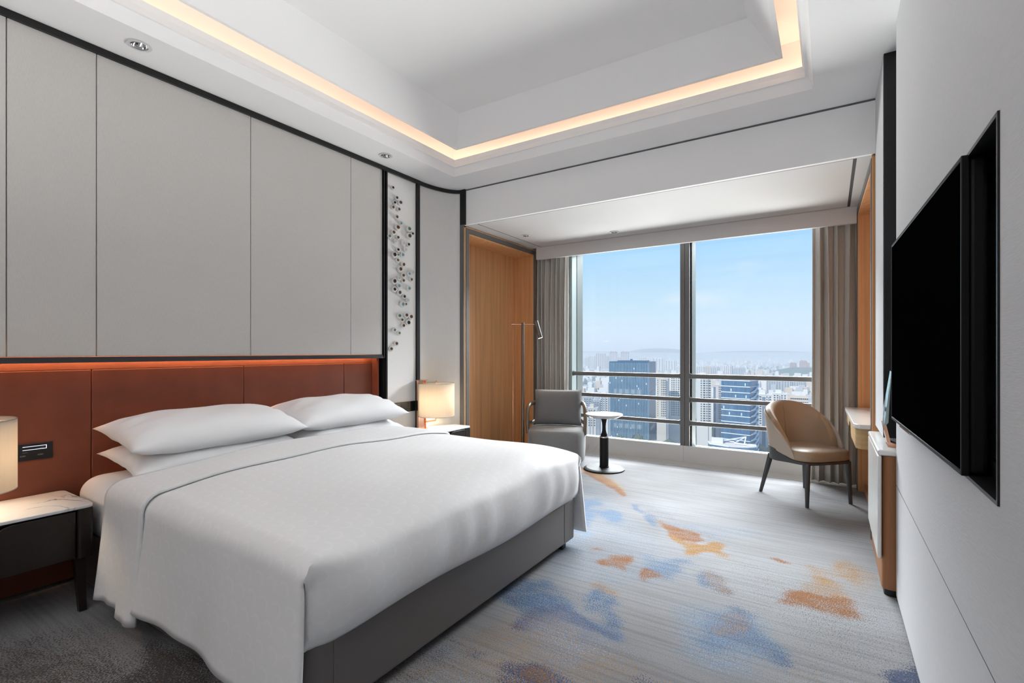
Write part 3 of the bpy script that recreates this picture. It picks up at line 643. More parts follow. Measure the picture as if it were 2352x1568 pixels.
# ---- window wall
ww = struct('wall_window', MB().box(-3.66, .66, 6.36, 6.5, -.1, .10).box(-3.66, .66, 6.30, 6.5, 2.74, 3.52).box(-3.66, -2.93, 5.98, 6.29, -.1, 2.8).box(.20, .66, 5.98, 6.29, -.1, 2.8), WHITE)
for a, b_ in ((-3.42, -1.445), (-1.445, .25)):
    build('marble_slab', MB().prism([(5.97, 0), (6.36, 0), (6.36, .135), (6.30, .140), (5.97, .196)], a + .001, b_ - .001, 'x'), STONE, ww)
for k, (a, b_) in enumerate(((-3.42, -1.88), (-1.88, -.55), (-.55, .25))):
    build('floor_border_slab', B(a + .001, b_ - .001, 5.742, 5.968, -.011, .003), STONE, ww)
def window(name, x0, x1):
    w = bpy.data.objects.new(name, None); COL.objects.link(w); w.location = (x0, 6.1, .15); w['kind'] = 'structure'
    for xa, xb in ((x0, x0 + .03), (x1 - .03, x1)):
        build('frame', B(xa, xb, 5.965 if xa in (-2.912, .20 - .03) else 6.013, 6.100, .17, 2.74), ALU, w)
        build('gasket', B(xa + .002, xb - .002, 6.100, 6.118, .16, 2.74), BLACK, w)
        build('frame', B(xa - .002, xb + .002, 6.118, 6.30, .14, 2.74), ALU2, w)
    build('frame', B(x0 + .03, x1 - .03, 6.24, 6.30, .130, .156), ALU, w)
    build('frame', B(x0 + .03, x1 - .03, 6.24, 6.30, 2.66, 2.74), ALU, w)
    build('pane', B(x0 + .03, x1 - .03, 6.262, 6.27, .156, 2.66), GLASS, w)
window('window_1', -2.912, -1.450)
window('window_2', -1.408, .20)
struct('trim_8', MB().box(-1.481, -1.432, 5.974, 6.01, .195, 2.74).box(-1.428, -1.376, 5.974, 6.01, .195, 2.74).box(-1.479, -1.378, 6.01, 6.30, .145, 2.74), GREYM)
# guard rails
for lab, x0, x1 in (('guard rail of three grey tubes across the left window pane', -2.883, -1.481), ('guard rail of three grey tubes across the right window pane', -1.377, .19)):
    g_ = thing('guard_rail', lab, 'railing', ((x0 + x1) / 2, 5.985, .43))
    for z, r in ((1.010, .027), (.735, .0255), (.460, .0255)):
        build('rail', MB().lathe([(r, x0 + .012), (r, x1 - .012)], 18, (0, 6.005, z), axis='x'), GREYM, g_, smooth=True)
        for xe in (x0, x1 - .012):
            build('end_cap', MB().lathe([(r + .006, xe), (r + .006, xe + .012)], 18, (0, 6.005, z), axis='x'), GREYM, g_, smooth=True)

# ---- curtains
def curtain(lab, x0, x1, yc, folds, seed, z0=.012, z1=2.72):
    rr = random.Random(seed); NU, NV = folds * 24, 26
    ph = [rr.uniform(-.5, .5) for _ in range(folds + 2)]; am = [rr.uniform(.6, 1.15) for _ in range(folds + 2)]
    def fn(u, v):
        k = u * folds; i = int(min(k, folds - 1e-6)); q = k - i
        a = am[i] * (1 - q) + am[i + 1] * q; p = ph[i] * (1 - q) + ph[i + 1] * q
        amp = .058 * a * (.55 + .45 * min(1, (1 - v) * 3 + .15))
        y = yc + amp * math.sin(2 * PI * k + p + .25 * math.sin(3 * v + i))
        x = x0 + (x1 - x0) * u + .012 * math.sin(4 * PI * k + p) + .01 * math.sin(2.2 * v + i * 1.7)
        z = z0 + (z1 - z0) * v
        if v < .03: y += .006 * math.sin(5 * k)
        return (x, y, z)
    mb = MB().grid(fn, NU, NV)
    t = build('curtain', mb, CURT, base=((x0 + x1) / 2, yc, 0), smooth=True, solid=.006)
    tag(t, lab, 'curtain')
curtain('grey pleated linen curtain hanging behind the grey armchair', -3.36, -2.872, 5.815, 7, 3)
curtain('grey pleated linen curtain hanging behind the tan leather chair', -.150, .262, 5.805, 5, 8)

# ---- recessed downlights
def downlight(lab, x, y, z, r=.042):
    t = thing('downlight', lab, 'ceiling light', (x, y, z))
    build('trim_ring', MB().lathe([(r * 1.0, -.001), (r * 1.38, -.001), (r * 1.42, -.004), (r * 1.02, -.005)], 28, cap=False), WHITE2, t, world=False, smooth=True)
    build('reflector', MB().lathe([(r, .0), (r * .96, .012), (r * .62, .034)], 28, cap=False), CHROME, t, world=False, smooth=True)
    build('lens', MB().lathe([(r * .64, .0345), (r * .05, .035)], 24), GUN, t, world=False)
downlight('recessed chrome downlight near the left edge of the ceiling', -3.282, 1.212, ZC)
downlight('recessed chrome downlight above the ceramic wall art', -3.296, 3.069, ZC)
downlight('small recessed downlight above the oak niche and armchair', -2.985, 4.949, 2.654, .036)
downlight('small recessed downlight above the left window pane', -2.054, 5.347, 2.654, .036)

# ================================================================== FURNITURE
# ---- nightstands
def nightstand(lab, x0, x1, y0, y1, back_corner=None, grp='nightstands'):
    t = thing('nightstand', lab, 'nightstand', (x0, (y0 + y1) / 2, 0))
    if back_corner: poly = [(x1, y0), (x1, y1 - .02), (x1 - .02, y1)] + back_corner + [(x0, y0)]
    else: poly = rrect(x0, x1, y0, y1, .035, corners=(0, 1, 1, 0) if False else (1, 1, 1, 1))
    build('marble_top', MB().prism(poly, .514, .530), MARBLE_NS, t, bevel=.003)
    xb = x1 - .035
    body = MB().box(x0 + .01, xb, y0 + .03, y1 - .03, .272, .513)
    if back_corner: body = MB().prism([(xb, y0 + .03), (xb, y1 - .02)] + [(a - .02, b_ - .02) for a, b_ in back_corner] + [(x0 + .01, y0 + .03)], .272, .513)
    build('carcass', body, DWOOD, t, bevel=.004)
    build('corner_post', MB().prism(rrect(x1 - .055, x1 - .003, y1 - .068, y1 - .004, .014), .268, .514), DWOOD, t, bevel=.002)
    build('corner_post', MB().prism(rrect(x1 - .055, x1 - .003, y0 + .004, y0 + .068, .014), .268, .514), DWOOD, t, bevel=.002)
    ym = (y0 + y1) / 2; hw = (y1 - y0) / 2 - .074
    # drawer front with a scooped finger pull at its top edge
    pl = [(ym - hw, .272), (ym + hw, .272), (ym + hw, .505), (ym + hw * .52, .505), (ym + hw * .46, .497), (ym + hw * .42, .476), (ym + hw * .36, .470),
          (ym - hw * .36, .470), (ym - hw * .42, .476), (ym - hw * .46, .497), (ym - hw * .52, .505), (ym - hw, .505)]
    d = build('drawer', MB().prism(pl, xb + .002, x1 - .008, 'x'), DWOOD, t, bevel=.003)
    build('finger_pull', MB().prism([(xb - .003, .510), (xb - .003, .462), (x1 - .012, .462), (x1 - .020, .470), (xb + .008, .478), (xb + .004, .510)], ym - hw * .45, ym + hw * .45, 'y'), TAUPE, d)
    for ya in (y0 + .05, y1 - .05):
        build('leg', MB().tube([(xb - .02, ya, .275), (xb + .015, ya + (.004 if ya > ym else -.004), .001)], .026, 4, taper=(1.15, .8)), DWOOD, t)
    build('leg', MB().tube([(x0 + .08, y0 + .06, .275), (x0 + .06, y0 + .06, .001)], .026, 4, taper=(1.15, .8)), DWOOD, t)
    return t
MARBLE_NS = marble_mat('calacatta_marble', (.70, .71, .72), (.13, .14, .16), 3.1, .9)
nightstand('dark walnut nightstand with marble top on the near side of the bed', -3.59, -3.140, -.14, .968)
nightstand('dark walnut nightstand with marble top between bed and oak niche', -3.50, -3.128, 3.09, 4.085, [(-3.335, 4.085), (-3.40, 3.97), (-3.485, 3.80), (-3.50, 3.70)])

# ---- table lamps: copper trough upright carrying a drum shade
def table_lamp(lab, cx, cy, px, py):
    t = thing('table_lamp', lab, 'lamp', (cx, cy, .531))
    z0, z1, r = .655, .985, .181
    mb = MB().lathe([(r, z0), (r, z1)], 56, (cx, cy, 0), cap=False)
    build('lamp_shade', mb, SHADE, t, smooth=True, solid=.002)
    rim = MB()
    for z in (z0 + .002, z1 - .002): rim.lathe([(r + .0018, z - .002), (r + .0018, z + .002), (r - .002, z + .002), (r - .002, z - .002), (r + .0018, z - .002)], 56, (cx, cy, 0), cap=False)
    build('shade_rim', rim, TANL, t, smooth=False)
    build('diffuser', MB().lathe([(r - .004, z1 - .022), (r - .004, z1 - .019)], 48, (cx, cy, 0)), SHADE, t)
    build('finial', MB().lathe([(.003, z1 - .02), (.004, z1 + .004), (.009, z1 + .008), (.009, z1 + .018), (.004, z1 + .022)], 16, (cx, cy, 0)), COPPER, t, smooth=True)
    # upright: a folded copper trough standing behind the shade
    dx, dy = cx - px, cy - py; l = math.hypot(dx, dy); ux, uy = dx / l, dy / l; vx, vy = -uy, ux
    def q(a, b_): return (px + ux * a + vx * b_, py + uy * a + vy * b_)
    U = [(.055, .062), (.0, .058), (-.022, .03), (-.022, -.03), (.0, -.058), (.055, -.062)]
    pol = [q(*p) for p in U] + [q(a + .006, b_ * .9) for a, b_ in U[::-1]]
    build('upright', MB().prism(pol, .532, 1.012), COPPER, t)
    build('upright_cap', MB().prism([q(*p) for p in ((.075, .066), (-.03, .066), (-.03, -.066), (.075, -.066))], 1.012, 1.018), COPPER, t)
    arm = MB().tube([(*q(.0, 0), .60), (*q(l * .5, 0), .60), (*q(l - .004, 0), .61), (cx, cy, .64), (cx, cy, .80)], .010, 12)
    build('arm', arm, COPPER, t, smooth=True)
    build('foot', MB().prism([q(*p) for p in ((.085, .045), (.0, .06), (.0, -.06), (.085, -.045))], .531, .538), COPPER, t)
    build('bulb', MB().lathe([(.012, .80), (.028, .83), (.03, .86), (.018, .89), (.004, .895)], 16, (cx, cy, 0)), BULB, t, smooth=True)
    lg = light('bulb_light', 'POINT', (cx + .03, cy, .80), 7.0, (1, .80, .58), shadow_soft_size=.05)
    lg.parent = t; lg.location = (-.03, -.03, .245)
    return t
table_lamp('glowing drum shade lamp on the far nightstand beside the oak niche', -3.315, 3.755, -3.452, 3.658)
table_lamp('glowing drum shade lamp cut off by the left edge of the photo', -3.30, .532, -3.45, .44)

# ---- bedside plates
p1 = thing('switch_plate', 'black bedside switch plate with lit display on the leather headboard', 'switch', (-3.597, .83, .76))
build('plate', B(-3.600, -3.591, .742, .922, .718, .808), PLATEB, p1, bevel=.002)
f_ = MB()
for q in ((.80, .896, .791, .7935), (.80, .896, .774, .7765), (.8935, .896, .774, .7935)): f_.box(-3.5915, -3.5902, *q)
build('display_outline', f_, GLOW, p1)
f_ = MB()
for y in (.79, .86):
    f_.box(-3.5915, -3.5904, y, y + .022, .746, .7475).box(-3.5915, -3.5904, y, y + .0015, .742, .7475).box(-3.5915, -3.5904, y + .012, y + .0135, .742, .7475).box(-3.5915, -3.5904, y, y + .022, .742, .7432)
f_.box(-3.5915, -3.5904, .80, .82, .761, .7622).box(-3.5915, -3.5904, .87, .885, .782, .7832)
build('icon_marks', f_, ICON, p1, kind='stuff')
p2 = thing('switch_plate', 'dark grey socket and switch plate on the pale panel beside the far lamp', 'switch', (-3.51, 3.47, .75))
build('plate', B(-3.5095, -3.5015, 3.325, 3.585, .706, .806), PLATE, p2, bevel=.002)
build('plate', B(-3.5095, -3.5015, 3.588, 3.654, .706, .806), PLATEB, p2, bevel=.002)
f_ = MB()
for q in ((3.36, 3.44, .790, .7925), (3.36, 3.44, .764, .7665), (3.36, 3.3625, .764, .7925), (3.4375, 3.44, .764, .7925)): f_.box(-3.502, -3.5005, *q)
build('display_outline', f_, ICON, p2)
for y, z in ((3.465, .776), (3.465, .738)):
    build('switch_key', B(-3.502, -3.5000, y, y + .05, z, z + .022), PLATE, p2, bevel=.001)
for y, z, w, h in ((3.548, .785, .006, .012), (3.562, .785, .006, .012), (3.553, .755, .004, .018), (3.543, .735, .012, .005), (3.563, .735, .012, .005), (3.60, .78, .006, .012), (3.615, .78, .006, .012), (3.607, .745, .004, .018)):
    build('socket_slot', B(-3.502, -3.5008, y, y + w, z, z + h), PLATEB, p2)

# ---- bed
BY0, BY1, BXF, BXH = 1.0, 3.03, -1.435, -3.585
BYC = (BY0 + BY1) / 2
bed = thing('bed', 'wide bed with taupe leatherette base and white linen', 'bed', (-2.5, BYC, 0))
build('base', MB().prism(rrect(BXH, BXF, BY0, BY1, .045, 6, (1, 1, 0, 0)), .055, .322), BASEL, bed, bevel=.012, seg=3)
sm = MB()
for y in (1.10, 2.86): sm.box(BXF + .0002, BXF + .0016, y - .0012, y + .0012, .07, .312)
sm.box(BXF - .115, BXF - .1126, BY0 - .0014, BY0, .07, .312)
build('seam', sm, TAUPE, bed)
for x, y in ((-1.50, 2.93), (-1.50, 1.09), (-3.45, 1.09), (-3.45, 2.93), (-2.9, 1.06)):
    build('leg', MB().prism(rrect(x - .028, x + .028, y - .028, y + .028, .008, 3), 0.001, .058), BLACK, bed)
mat_ = MB()
def mat_fn(u, v):   # mattress: rounded slab
    return None
def slab(x0, x1, y0, y1, z0, z1, r, crown, nx=24, ny=24, rc=.16):
    """soft rounded slab, closed"""
    mb = MB(); prof = [(0, z0 + r * .6), (.0, z1 - r)] + [(r * (1 - math.cos(a)), z1 - r + r * math.sin(a)) for a in [PI / 2 * k / 9 for k in range(1, 10)]]
    rings = []
    for ins, z in [(.02, z0)] + prof:
        rings.append([(a, b_, z) for a, b_ in rrect(x0 + ins, x1 - ins, y0 + ins, y1 - ins, max(rc - ins, .02), 14)])
    # close the top with shrinking rings
    last = rings[-1]; cx, cy = (x0 + x1) / 2, (y0 + y1) / 2; zt = last[0][2]
    for k in (.85, .6, .3, .02):
        rings.append([(cx + (a - cx) * k, cy + (b_ - cy) * k, zt + crown * (1 - k * k)) for a, b_, _ in last])
    n = len(rings[0]); vs = [p for r_ in rings for p in r_]
    fs = [(k * n + i, k * n + (i + 1) % n, (k + 1) * n + (i + 1) % n, (k + 1) * n + i) for k in range(len(rings) - 1) for i in range(n)]
    fs.append(tuple(range(n))[::-1]); m = (len(rings) - 1) * n; fs.append(tuple(range(m, m + n)))
    return mb.add(vs, fs)
build('mattress', slab(-3.575, -1.47, BY0 + .0, BY1 - .0, .322, .600, .09, .012, rc=.13), LINEN, bed, smooth=True)

# duvet: top, two hanging sides, and a foot end tucked in above the base
def linen_mat():
    m = bpy.data.materials.new('damask_cotton'); m.use_nodes = True
    t = m.node_tree; b = t.nodes['Principled BSDF']; L = t.links.new
    b.inputs['Sheen Weight'].default_value = .08; b.inputs['Specular IOR Level'].default_value = .3
    uv = t.nodes.new('ShaderNodeUVMap'); uv.uv_map = 'cloth'
    def M(op, *a):
        q = t.nodes.new('ShaderNodeMath'); q.operation = op
        for i, x in enumerate(a):
            if isinstance(x, (int, float)): q.inputs[i].default_value = x
            else: L(x, q.inputs[i])
        return q.outputs[0]
    s = t.nodes.new('ShaderNodeSeparateXYZ'); L(uv.outputs[0], s.inputs[0])
    T = .072
    row = M('FLOOR', M('DIVIDE', s.outputs[1], T))
    xo = M('ADD', M('DIVIDE', s.outputs[0], T), M('MULTIPLY', row, .5))
    px = M('SUBTRACT', M('FRACT', xo), .5); py = M('SUBTRACT', M('FRACT', M('DIVIDE', s.outputs[1], T)), .5)
    rr = M('SQRT', M('ADD', M('MULTIPLY', px, px), M('MULTIPLY', py, py)))
    th = M('ARCTAN2', py, px)
    # wreath of paired leaves on an arc
    leaf = M('ABSOLUTE', M('SINE', M('ADD', M('MULTIPLY', th, 9), M('MULTIPLY', M('ABSOLUTE', M('SUBTRACT', rr, .33)), 14))))
    band = M('ABSOLUTE', M('SUBTRACT', rr, .33))
    wid = M('MULTIPLY', M('MULTIPLY', leaf, .11), M('SMOOTH_MIN', 1.0, M('ADD', M('MULTIPLY', M('COSINE', M('SUBTRACT', th, .8)), 1.1), .75), .2))
    mk = M('MULTIPLY', M('SUBTRACT', wid, band), 60)
    stem = M('MULTIPLY', M('SUBTRACT', .012, band), 60)
    cl_ = t.nodes.new('ShaderNodeClamp'); L(M('MAXIMUM', mk, M('MULTIPLY', stem, M('GREATER_THAN', M('COSINE', M('SUBTRACT', th, .8)), -.6))), cl_.inputs[0])
    mxn = t.nodes.new('ShaderNodeMix'); mxn.data_type = 'RGBA'
    mxn.inputs['A'].default_value = (.745, .745, .755, 1); mxn.inputs['B'].default_value = (.772, .772, .778, 1)
    L(cl_.outputs[0], mxn.inputs['Factor']); L(mxn.outputs['Result'], b.inputs['Base Color'])
    r = t.nodes.new('ShaderNodeMapRange'); r.inputs['To Min'].default_value = .62; r.inputs['To Max'].default_value = .5
    L(cl_.outputs[0], r.inputs['Value']); L(r.outputs[0], b.inputs['Roughness'])
    return m
DAMASK = linen_mat()
rs = np.random.RandomState(11)
WV = [(rs.uniform(1.5, 7), rs.uniform(0, PI), rs.uniform(0, 6.28), rs.uniform(.4, 1)) for _ in range(14)]
def wrinkle(x, y):
    return sum(a * math.sin(f * (math.cos(t) * x + math.sin(t) * y) + p) / f for f, t, p, a in WV) * .017
def side_section(extra, hem_n, hem_f, flare=.035):
    """cross-section across the bed: list of (y, z, v)"""
    r = .085; zt = .648 + extra; pts = []
    yn, yf = BY0 - .030 - extra, BY1 + .030 + extra
    N1 = 16
    for k in range(N1): # near side from hem up
        q = k / N1; z = hem_n + (zt - r - hem_n) * q
        pts.append((yn - flare * (1 - q) ** 1.3, z))
    for k in range(7):
        a = PI / 2 * k / 6
        pts.append((yn + r * (1 - math.cos(a)), zt - r + r * math.sin(a)))
    N2 = 44
    for k in range(1, N2):
        q = k / N2; y = yn + r + (yf - yn - 2 * r) * q
        pts.append((y, zt + .030 * (1 - (2 * q - 1) ** 4)))
    for k in range(7):
        a = PI / 2 * (1 - k / 6)
        pts.append((yf - r * (1 - math.cos(a)), zt - r + r * math.sin(a)))
    for k in range(1, N1 + 1):
        q = 1 - k / N1; z = hem_f + (zt - r - hem_f) * q
        pts.append((yf + flare * (1 - q) ** 1.3, z))
    v = 0; o = []
    for i, p in enumerate(pts):
        if i: v += math.hypot(p[0] - pts[i - 1][0], p[1] - pts[i - 1][1])
        o.append((*p, v))
    return o, N1, len(pts)
def cloth(name, x0, x1, extra, hem_n, hem_f, foot, nx, parent, m):
    sec0, N1, NP = side_section(extra, hem_n, hem_f)
    vs = []; uvs = []
    XS = [x0 + (x1 - x0) * (i / nx) for i in range(nx + 1)]
    for i, x in enumerate(XS):
        s = i / nx
        hn = hem_n + .014 * math.sin(5.2 * s + .4) - .012 * s
        sec, _, _ = side_section(extra, hn, hem_f + .01 * math.sin(6 * s))
        for k, (y, z, v) in enumerate(sec):
            topw = 1 if N1 + 3 <= k < NP - N1 - 3 else 0
            # roll the top down towards the foot end
            dx = x - x0 if False else 0
            zz = z
            if foot:
                e = max(0.0, (x - (BXF - .30)) / .30)
                c = max(0, 1 - abs((y - BYC) / (BY1 - BYC + .03)) ** 5)
                drop = (.018 + .022 * c) * e * e + .018 * c * e ** 6
                if k > N1 + 2 and k < NP - N1 - 3: zz -= drop
                elif N1 <= k <= N1 + 2 or NP - N1 - 3 <= k < NP - N1: zz -= drop
            ye = (y - BYC) / (BY1 - BYC + .03)
            if N1 <= k < NP - N1: zz += wrinkle(x * 2.0, y * 1.4) * max(0, 1 - abs(ye) ** 6)
            yy = y; xo = 0
            if not topw:
                side = -1 if k < NP / 2 else 1
                fall = min(1, abs(k - (N1 if side < 0 else NP - N1)) / N1)
                yy += side * fall * (.010 * math.sin(9 * s + 1) + .006 * math.sin(23 * s))
                if foot: yy += side * fall * .012 * s ** 6; xo = .035 * fall ** .7 * s ** 10
            vs.append((x + xo, yy, zz)); uvs.append((x, v))
    fs = []
    for i in range(nx):
        for k in range(NP - 1):
            a = i * NP + k; fs.append((a, a + NP, a + NP + 1, a + 1))
    if foot:
        NF = 16; base = [nx * NP + k for k in range(N1 + 1, NP - N1 - 1)]
        prev = base; prevp = None
        for j in range(1, NF + 1):
            q = j / NF; cur = []
            for kk, bi in enumerate(base):
                bx, by, bz = vs[bi]; w = min(1, abs(by - BYC) / (vs[base[-1]][1] - BYC))
                side = 1 - w ** 14
                zb = .318 + .010 * math.sin(by * 5) * side
                bulge = (.050 * math.sin(PI * min(1, q * 1.02)) ** .8 + .012) * side
                tw = .016 * math.sin(by * 26 + 2 * q + 1.5 * math.sin(by * 7)) * q * (1 - q) * 1.6 * side
                z = bz + (zb - bz) * q
                x = bx + bulge * (1 if q < 1 else 1) + tw - .020 * max(0, q - .85) / .15
                y = by + (BYC - by) * .016 * min(1, q * 5) * w ** 10
                x -= .020 * w ** 12 * min(1, q * 4)
                vs.append((x, y, z)); uvs.append((x1 + q * .33, uvs[bi][1])); cur.append(len(vs) - 1)
            for a in range(len(base) - 1): fs.append((prev[a], cur[a], cur[a + 1], prev[a + 1]))
            prev = cur
    mb = MB(); mb.v = vs; mb.f = fs
    o = build(name, mb, m, parent, smooth=True, solid=.012)
    ul = o.data.uv_layers.new(name='cloth')
    li = np.zeros(len(o.data.loops), int); o.data.loops.foreach_get('vertex_index', li)
    ul.data.foreach_set('uv', np.array(uvs)[li].ravel())
    return o
dv = thing('duvet', 'white damask duvet spread over the bed and hanging down its near side', 'duvet', (-2.2, BYC, .62))
cloth('cover', -2.60, BXF + .012, .0, .145, .08, True, 60, dv, DAMASK)
cloth('turned_down_edge', -2.96, -2.555, .016, .115, .10, False, 18, dv, DAMASK)

# ---- pillows
def pillow(lab, c, L, Wd, T, tilt=(0, 0, 0), seed=0, group='pillows'):
    rr = random.Random(seed); NU, NV = 36, 26
    ph = [rr.uniform(0, 6.28) for _ in range(6)]
    def surf(sgn):
        def fn(u, v):
            a, b_ = 2 * u - 1, 2 * v - 1
            pinx = 1 - .055 * (1 - abs(b_) ** 2.2) * abs(a) ** 3
            piny = 1 - .10 * (1 - abs(a) ** 2.2) * abs(b_) ** 3
            x = b_ * Wd / 2 * piny; y = a * L / 2 * pinx
            h = (max(0, 1 - abs(a) ** 3.8)) ** .56 * (max(0, 1 - abs(b_) ** 2.7)) ** .56
            hh = T / 2 * h * (1.15 if sgn > 0 else .85)
            wr = .006 * math.sin(9 * a + ph[0] + 3 * b_) * math.sin(5 * b_ + ph[1]) * h ** .5
            wr += .010 * math.exp(-((abs(a) - .84) / .12) ** 2) * math.sin(14 * b_ + ph[2]) * h
            return (x, y, sgn * hh + wr)
        return fn
    mb = MB().grid(surf(1), NU, NV)
    n = len(mb.v); b_ = MB().grid(surf(-1), NU, NV)
    mb.add(b_.v, [f[::-1] for f in b_.f])
    # stitched flange line
    o = build('pillow', mb, LINEN, world=False, smooth=True)
    import bmesh
    bm = bmesh.new(); bm.from_mesh(o.data); bmesh.ops.remove_doubles(bm, verts=bm.verts, dist=.0015); bm.to_mesh(o.data); bm.free()
    o.location = c; o.rotation_euler = tilt
    return tag(o, lab, 'pillow', group)
pillow('white pillow topmost of the pair nearest the camera', (-3.255, 1.585, .822), 1.03, .52, .205, (0.0, .16, .01), 1)
pillow('white pillow lying under another on the near half of the bed', (-3.265, 1.60, .682), 1.02, .52, .150, (0.0, .13, -.01), 2)
pillow('white pillow topmost of the pair beside the far nightstand', (-3.265, 2.565, .822), 1.00, .52, .205, (0.0, .16, -.015), 3)
pillow('white pillow lying under another on the far half of the bed', (-3.265, 2.555, .682), 1.0, .52, .150, (0.0, .13, .01), 4)

# ---- armchair in slate tweed
ac = thing('armchair', 'grey tweed armchair with bronzed wooden arms and loose back cushion', 'armchair', (-2.72, 5.22, 0), math.radians(22))
def barrel(r0, w, z0, z1, rt, front=.335):
    rings = []
    def outline(s):
        P = []
        for k in range(56):
            a = 2 * PI * k / 56; c_, s_ = math.cos(a), math.sin(a)
            e = 2 / 3.2
            P.append((w * s * abs(c_) ** e * (1 if c_ > 0 else -1), front * s * abs(s_) ** e * (1 if s_ > 0 else -1)))
        return P
    for s, z in ((.90, z0), (.97, z0 + .02), (1.0, z0 + .12), (1.0, z1 - rt), (.985, z1 - rt * .45), (.95, z1 - rt * .12), (.88, z1), (.5, z1 + .012), (.02, z1 + .014)):
        rings.append([(a, b_, z) for a, b_ in outline(s)])
    n = 56; vs = [p for r_ in rings for p in r_]
    fs = [(k * n + i, k * n + (i + 1) % n, (k + 1) * n + (i + 1) % n, (k + 1) * n + i) for k in range(len(rings) - 1) for i in range(n)]
    fs.append(tuple(range(n))[::-1]); m = (len(rings) - 1) * n; fs.append(tuple(range(m, m + n)))
    return MB().add(vs, fs)
build('seat', barrel(0, .335, .03, .40, .06), TWEED2, ac, world=False, smooth=True)
build('swivel_base', MB().lathe([(.20, 0), (.20, .025), (.06, .032)], 32), BLACK, ac, world=False, smooth=True)
# low wooden frame sweeping round behind the cushion and down into the arms
for s in (-1, 1):
    pts = [(s * .332, -.10, .34), (s * .338, -.105, .48), (s * .338, -.10, .58), (s * .334, -.085, .635), (s * .325, -.04, .664), (s * .315, .05, .672), (s * .295, .18, .672), (s * .24, .29, .672), (s * .12, .325, .672), (0, .33, .672)]
    build('arm', MB().tube(pts, .022, 12, r2=.028, up=(0, 0, 1)), TAUPE, ac, world=False, smooth=True)
    build('arm_brace', MB().tube([(s * .335, -.10, .435), (s * .335, 0, .432), (s * .32, .15, .435), (s * .28, .25, .45)], .016, 10, r2=.024), TAUPE, ac, world=False, smooth=True)
    build('back_post', MB().tube([(s * .25, .285, .36), (s * .25, .285, .672)], .018, 8), TAUPE, ac, world=False, smooth=True)
def cushion(w, h, t, n=22):
    def surf(sgn):
        def fn(u, v):
            a, b_ = 2 * u - 1, 2 * v - 1
            x = a * w / 2 * (1 - .03 * (1 - b_ * b_) * abs(a) ** 4); z = b_ * h / 2 * (1 - .03 * (1 - a * a) * abs(b_) ** 4)
            hh = t / 2 * (max(0, 1 - abs(a) ** 5)) ** .5 * (max(0, 1 - abs(b_) ** 5)) ** .5
            return (x, sgn * hh, z)
        return fn
    m1 = MB().grid(surf(-1), n, n); m2 = MB().grid(surf(1), n, n)
    m1.add(m2.v, [f[::-1] for f in m2.f]); return m1
cu = build('back_cushion', cushion(.57, .43, .17), SLATE, ac, world=False, smooth=True)
cu.location = (0, .14, .625); cu.rotation_euler = (-.20, 0, 0)

# ---- floor lamp
fl = thing('floor_lamp', 'slim dark floor lamp with tilted spot head standing before the oak niche', 'lamp', (-3.12, 5.10, 0))
a_ = Vector((.84, .54, 0)).normalized()
def fp(d, z): return (-3.12 + a_.x * d, 5.10 + a_.y * d, z)
build('base', MB().lathe([(.13, 0), (.13, .014), (.125, .020), (.02, .022)], 36, (-3.12, 5.10, 0)), GUN, fl, smooth=True)
build('pole', MB().lathe([(.0175, .02), (.0175, 1.645), (.0165, 1.648)], 20, (-3.12, 5.10, 0)), GUN, fl, smooth=True)
build('arm', MB().tube([fp(-.125, 1.628), fp(.175, 1.628)], .008, 10), COPPER, fl, smooth=True)
build('arm_knob', MB().tube([fp(-.135, 1.628), fp(-.105, 1.628)], .013, 12), COPPER, fl, smooth=True)
build('pull_rod', MB().tube([fp(-.118, 1.62), fp(-.118, .03)], .005, 8), COPPER, fl, smooth=True)
hd = MB().tube([fp(.155, 1.668), fp(.212, 1.465)], .029, 24)
build('spot_head', hd, GUN, fl, smooth=True)
build('spot_lens', MB().tube([fp(.2115, 1.4655), fp(.2128, 1.4615)], .026, 20), BULB, fl)
sp = light('spot_light', 'SPOT', (0, 0, 0), 7, (1, .85, .65), spot_size=math.radians(70), spot_blend=.6, shadow_soft_size=.025)
sp.parent = fl; sp.location = (a_.x * .214, a_.y * .214, 1.455); sp.rotation_euler = (math.radians(8), math.radians(-10), 0)

# ---- round side table
rt = thing('side_table', 'small round table with white marble top and black turned pedestal', 'table', (-2.095, 5.145, 0))
build('base', MB().lathe([(.222, 0), (.222, .012), (.195, .026), (.192, .026), (.0, .028)], 48), BLK2, rt, world=False, smooth=True)
build('pedestal', MB().lathe([(.052, .027), (.052, .038), (.048, .040), (.048, .355), (.044, .362), (.040, .365), (.036, .368), (.036, .385), (.028, .40), (.020, .43), (.018, .47), (.022, .51), (.032, .545), (.038, .567)], 36), BLK2, rt, world=False, smooth=True)
build('collar', MB().lathe([(.049, .352), (.0495, .358), (.046, .364)], 36, cap=False), CHROME, rt, world=False, smooth=True)
build('tabletop', MB().lathe([(.10, .568), (.150, .574), (.196, .598), (.205, .608), (.202, .613), (.10, .614), (.001, .614)], 48), MARBLE, rt, world=False, smooth=True)

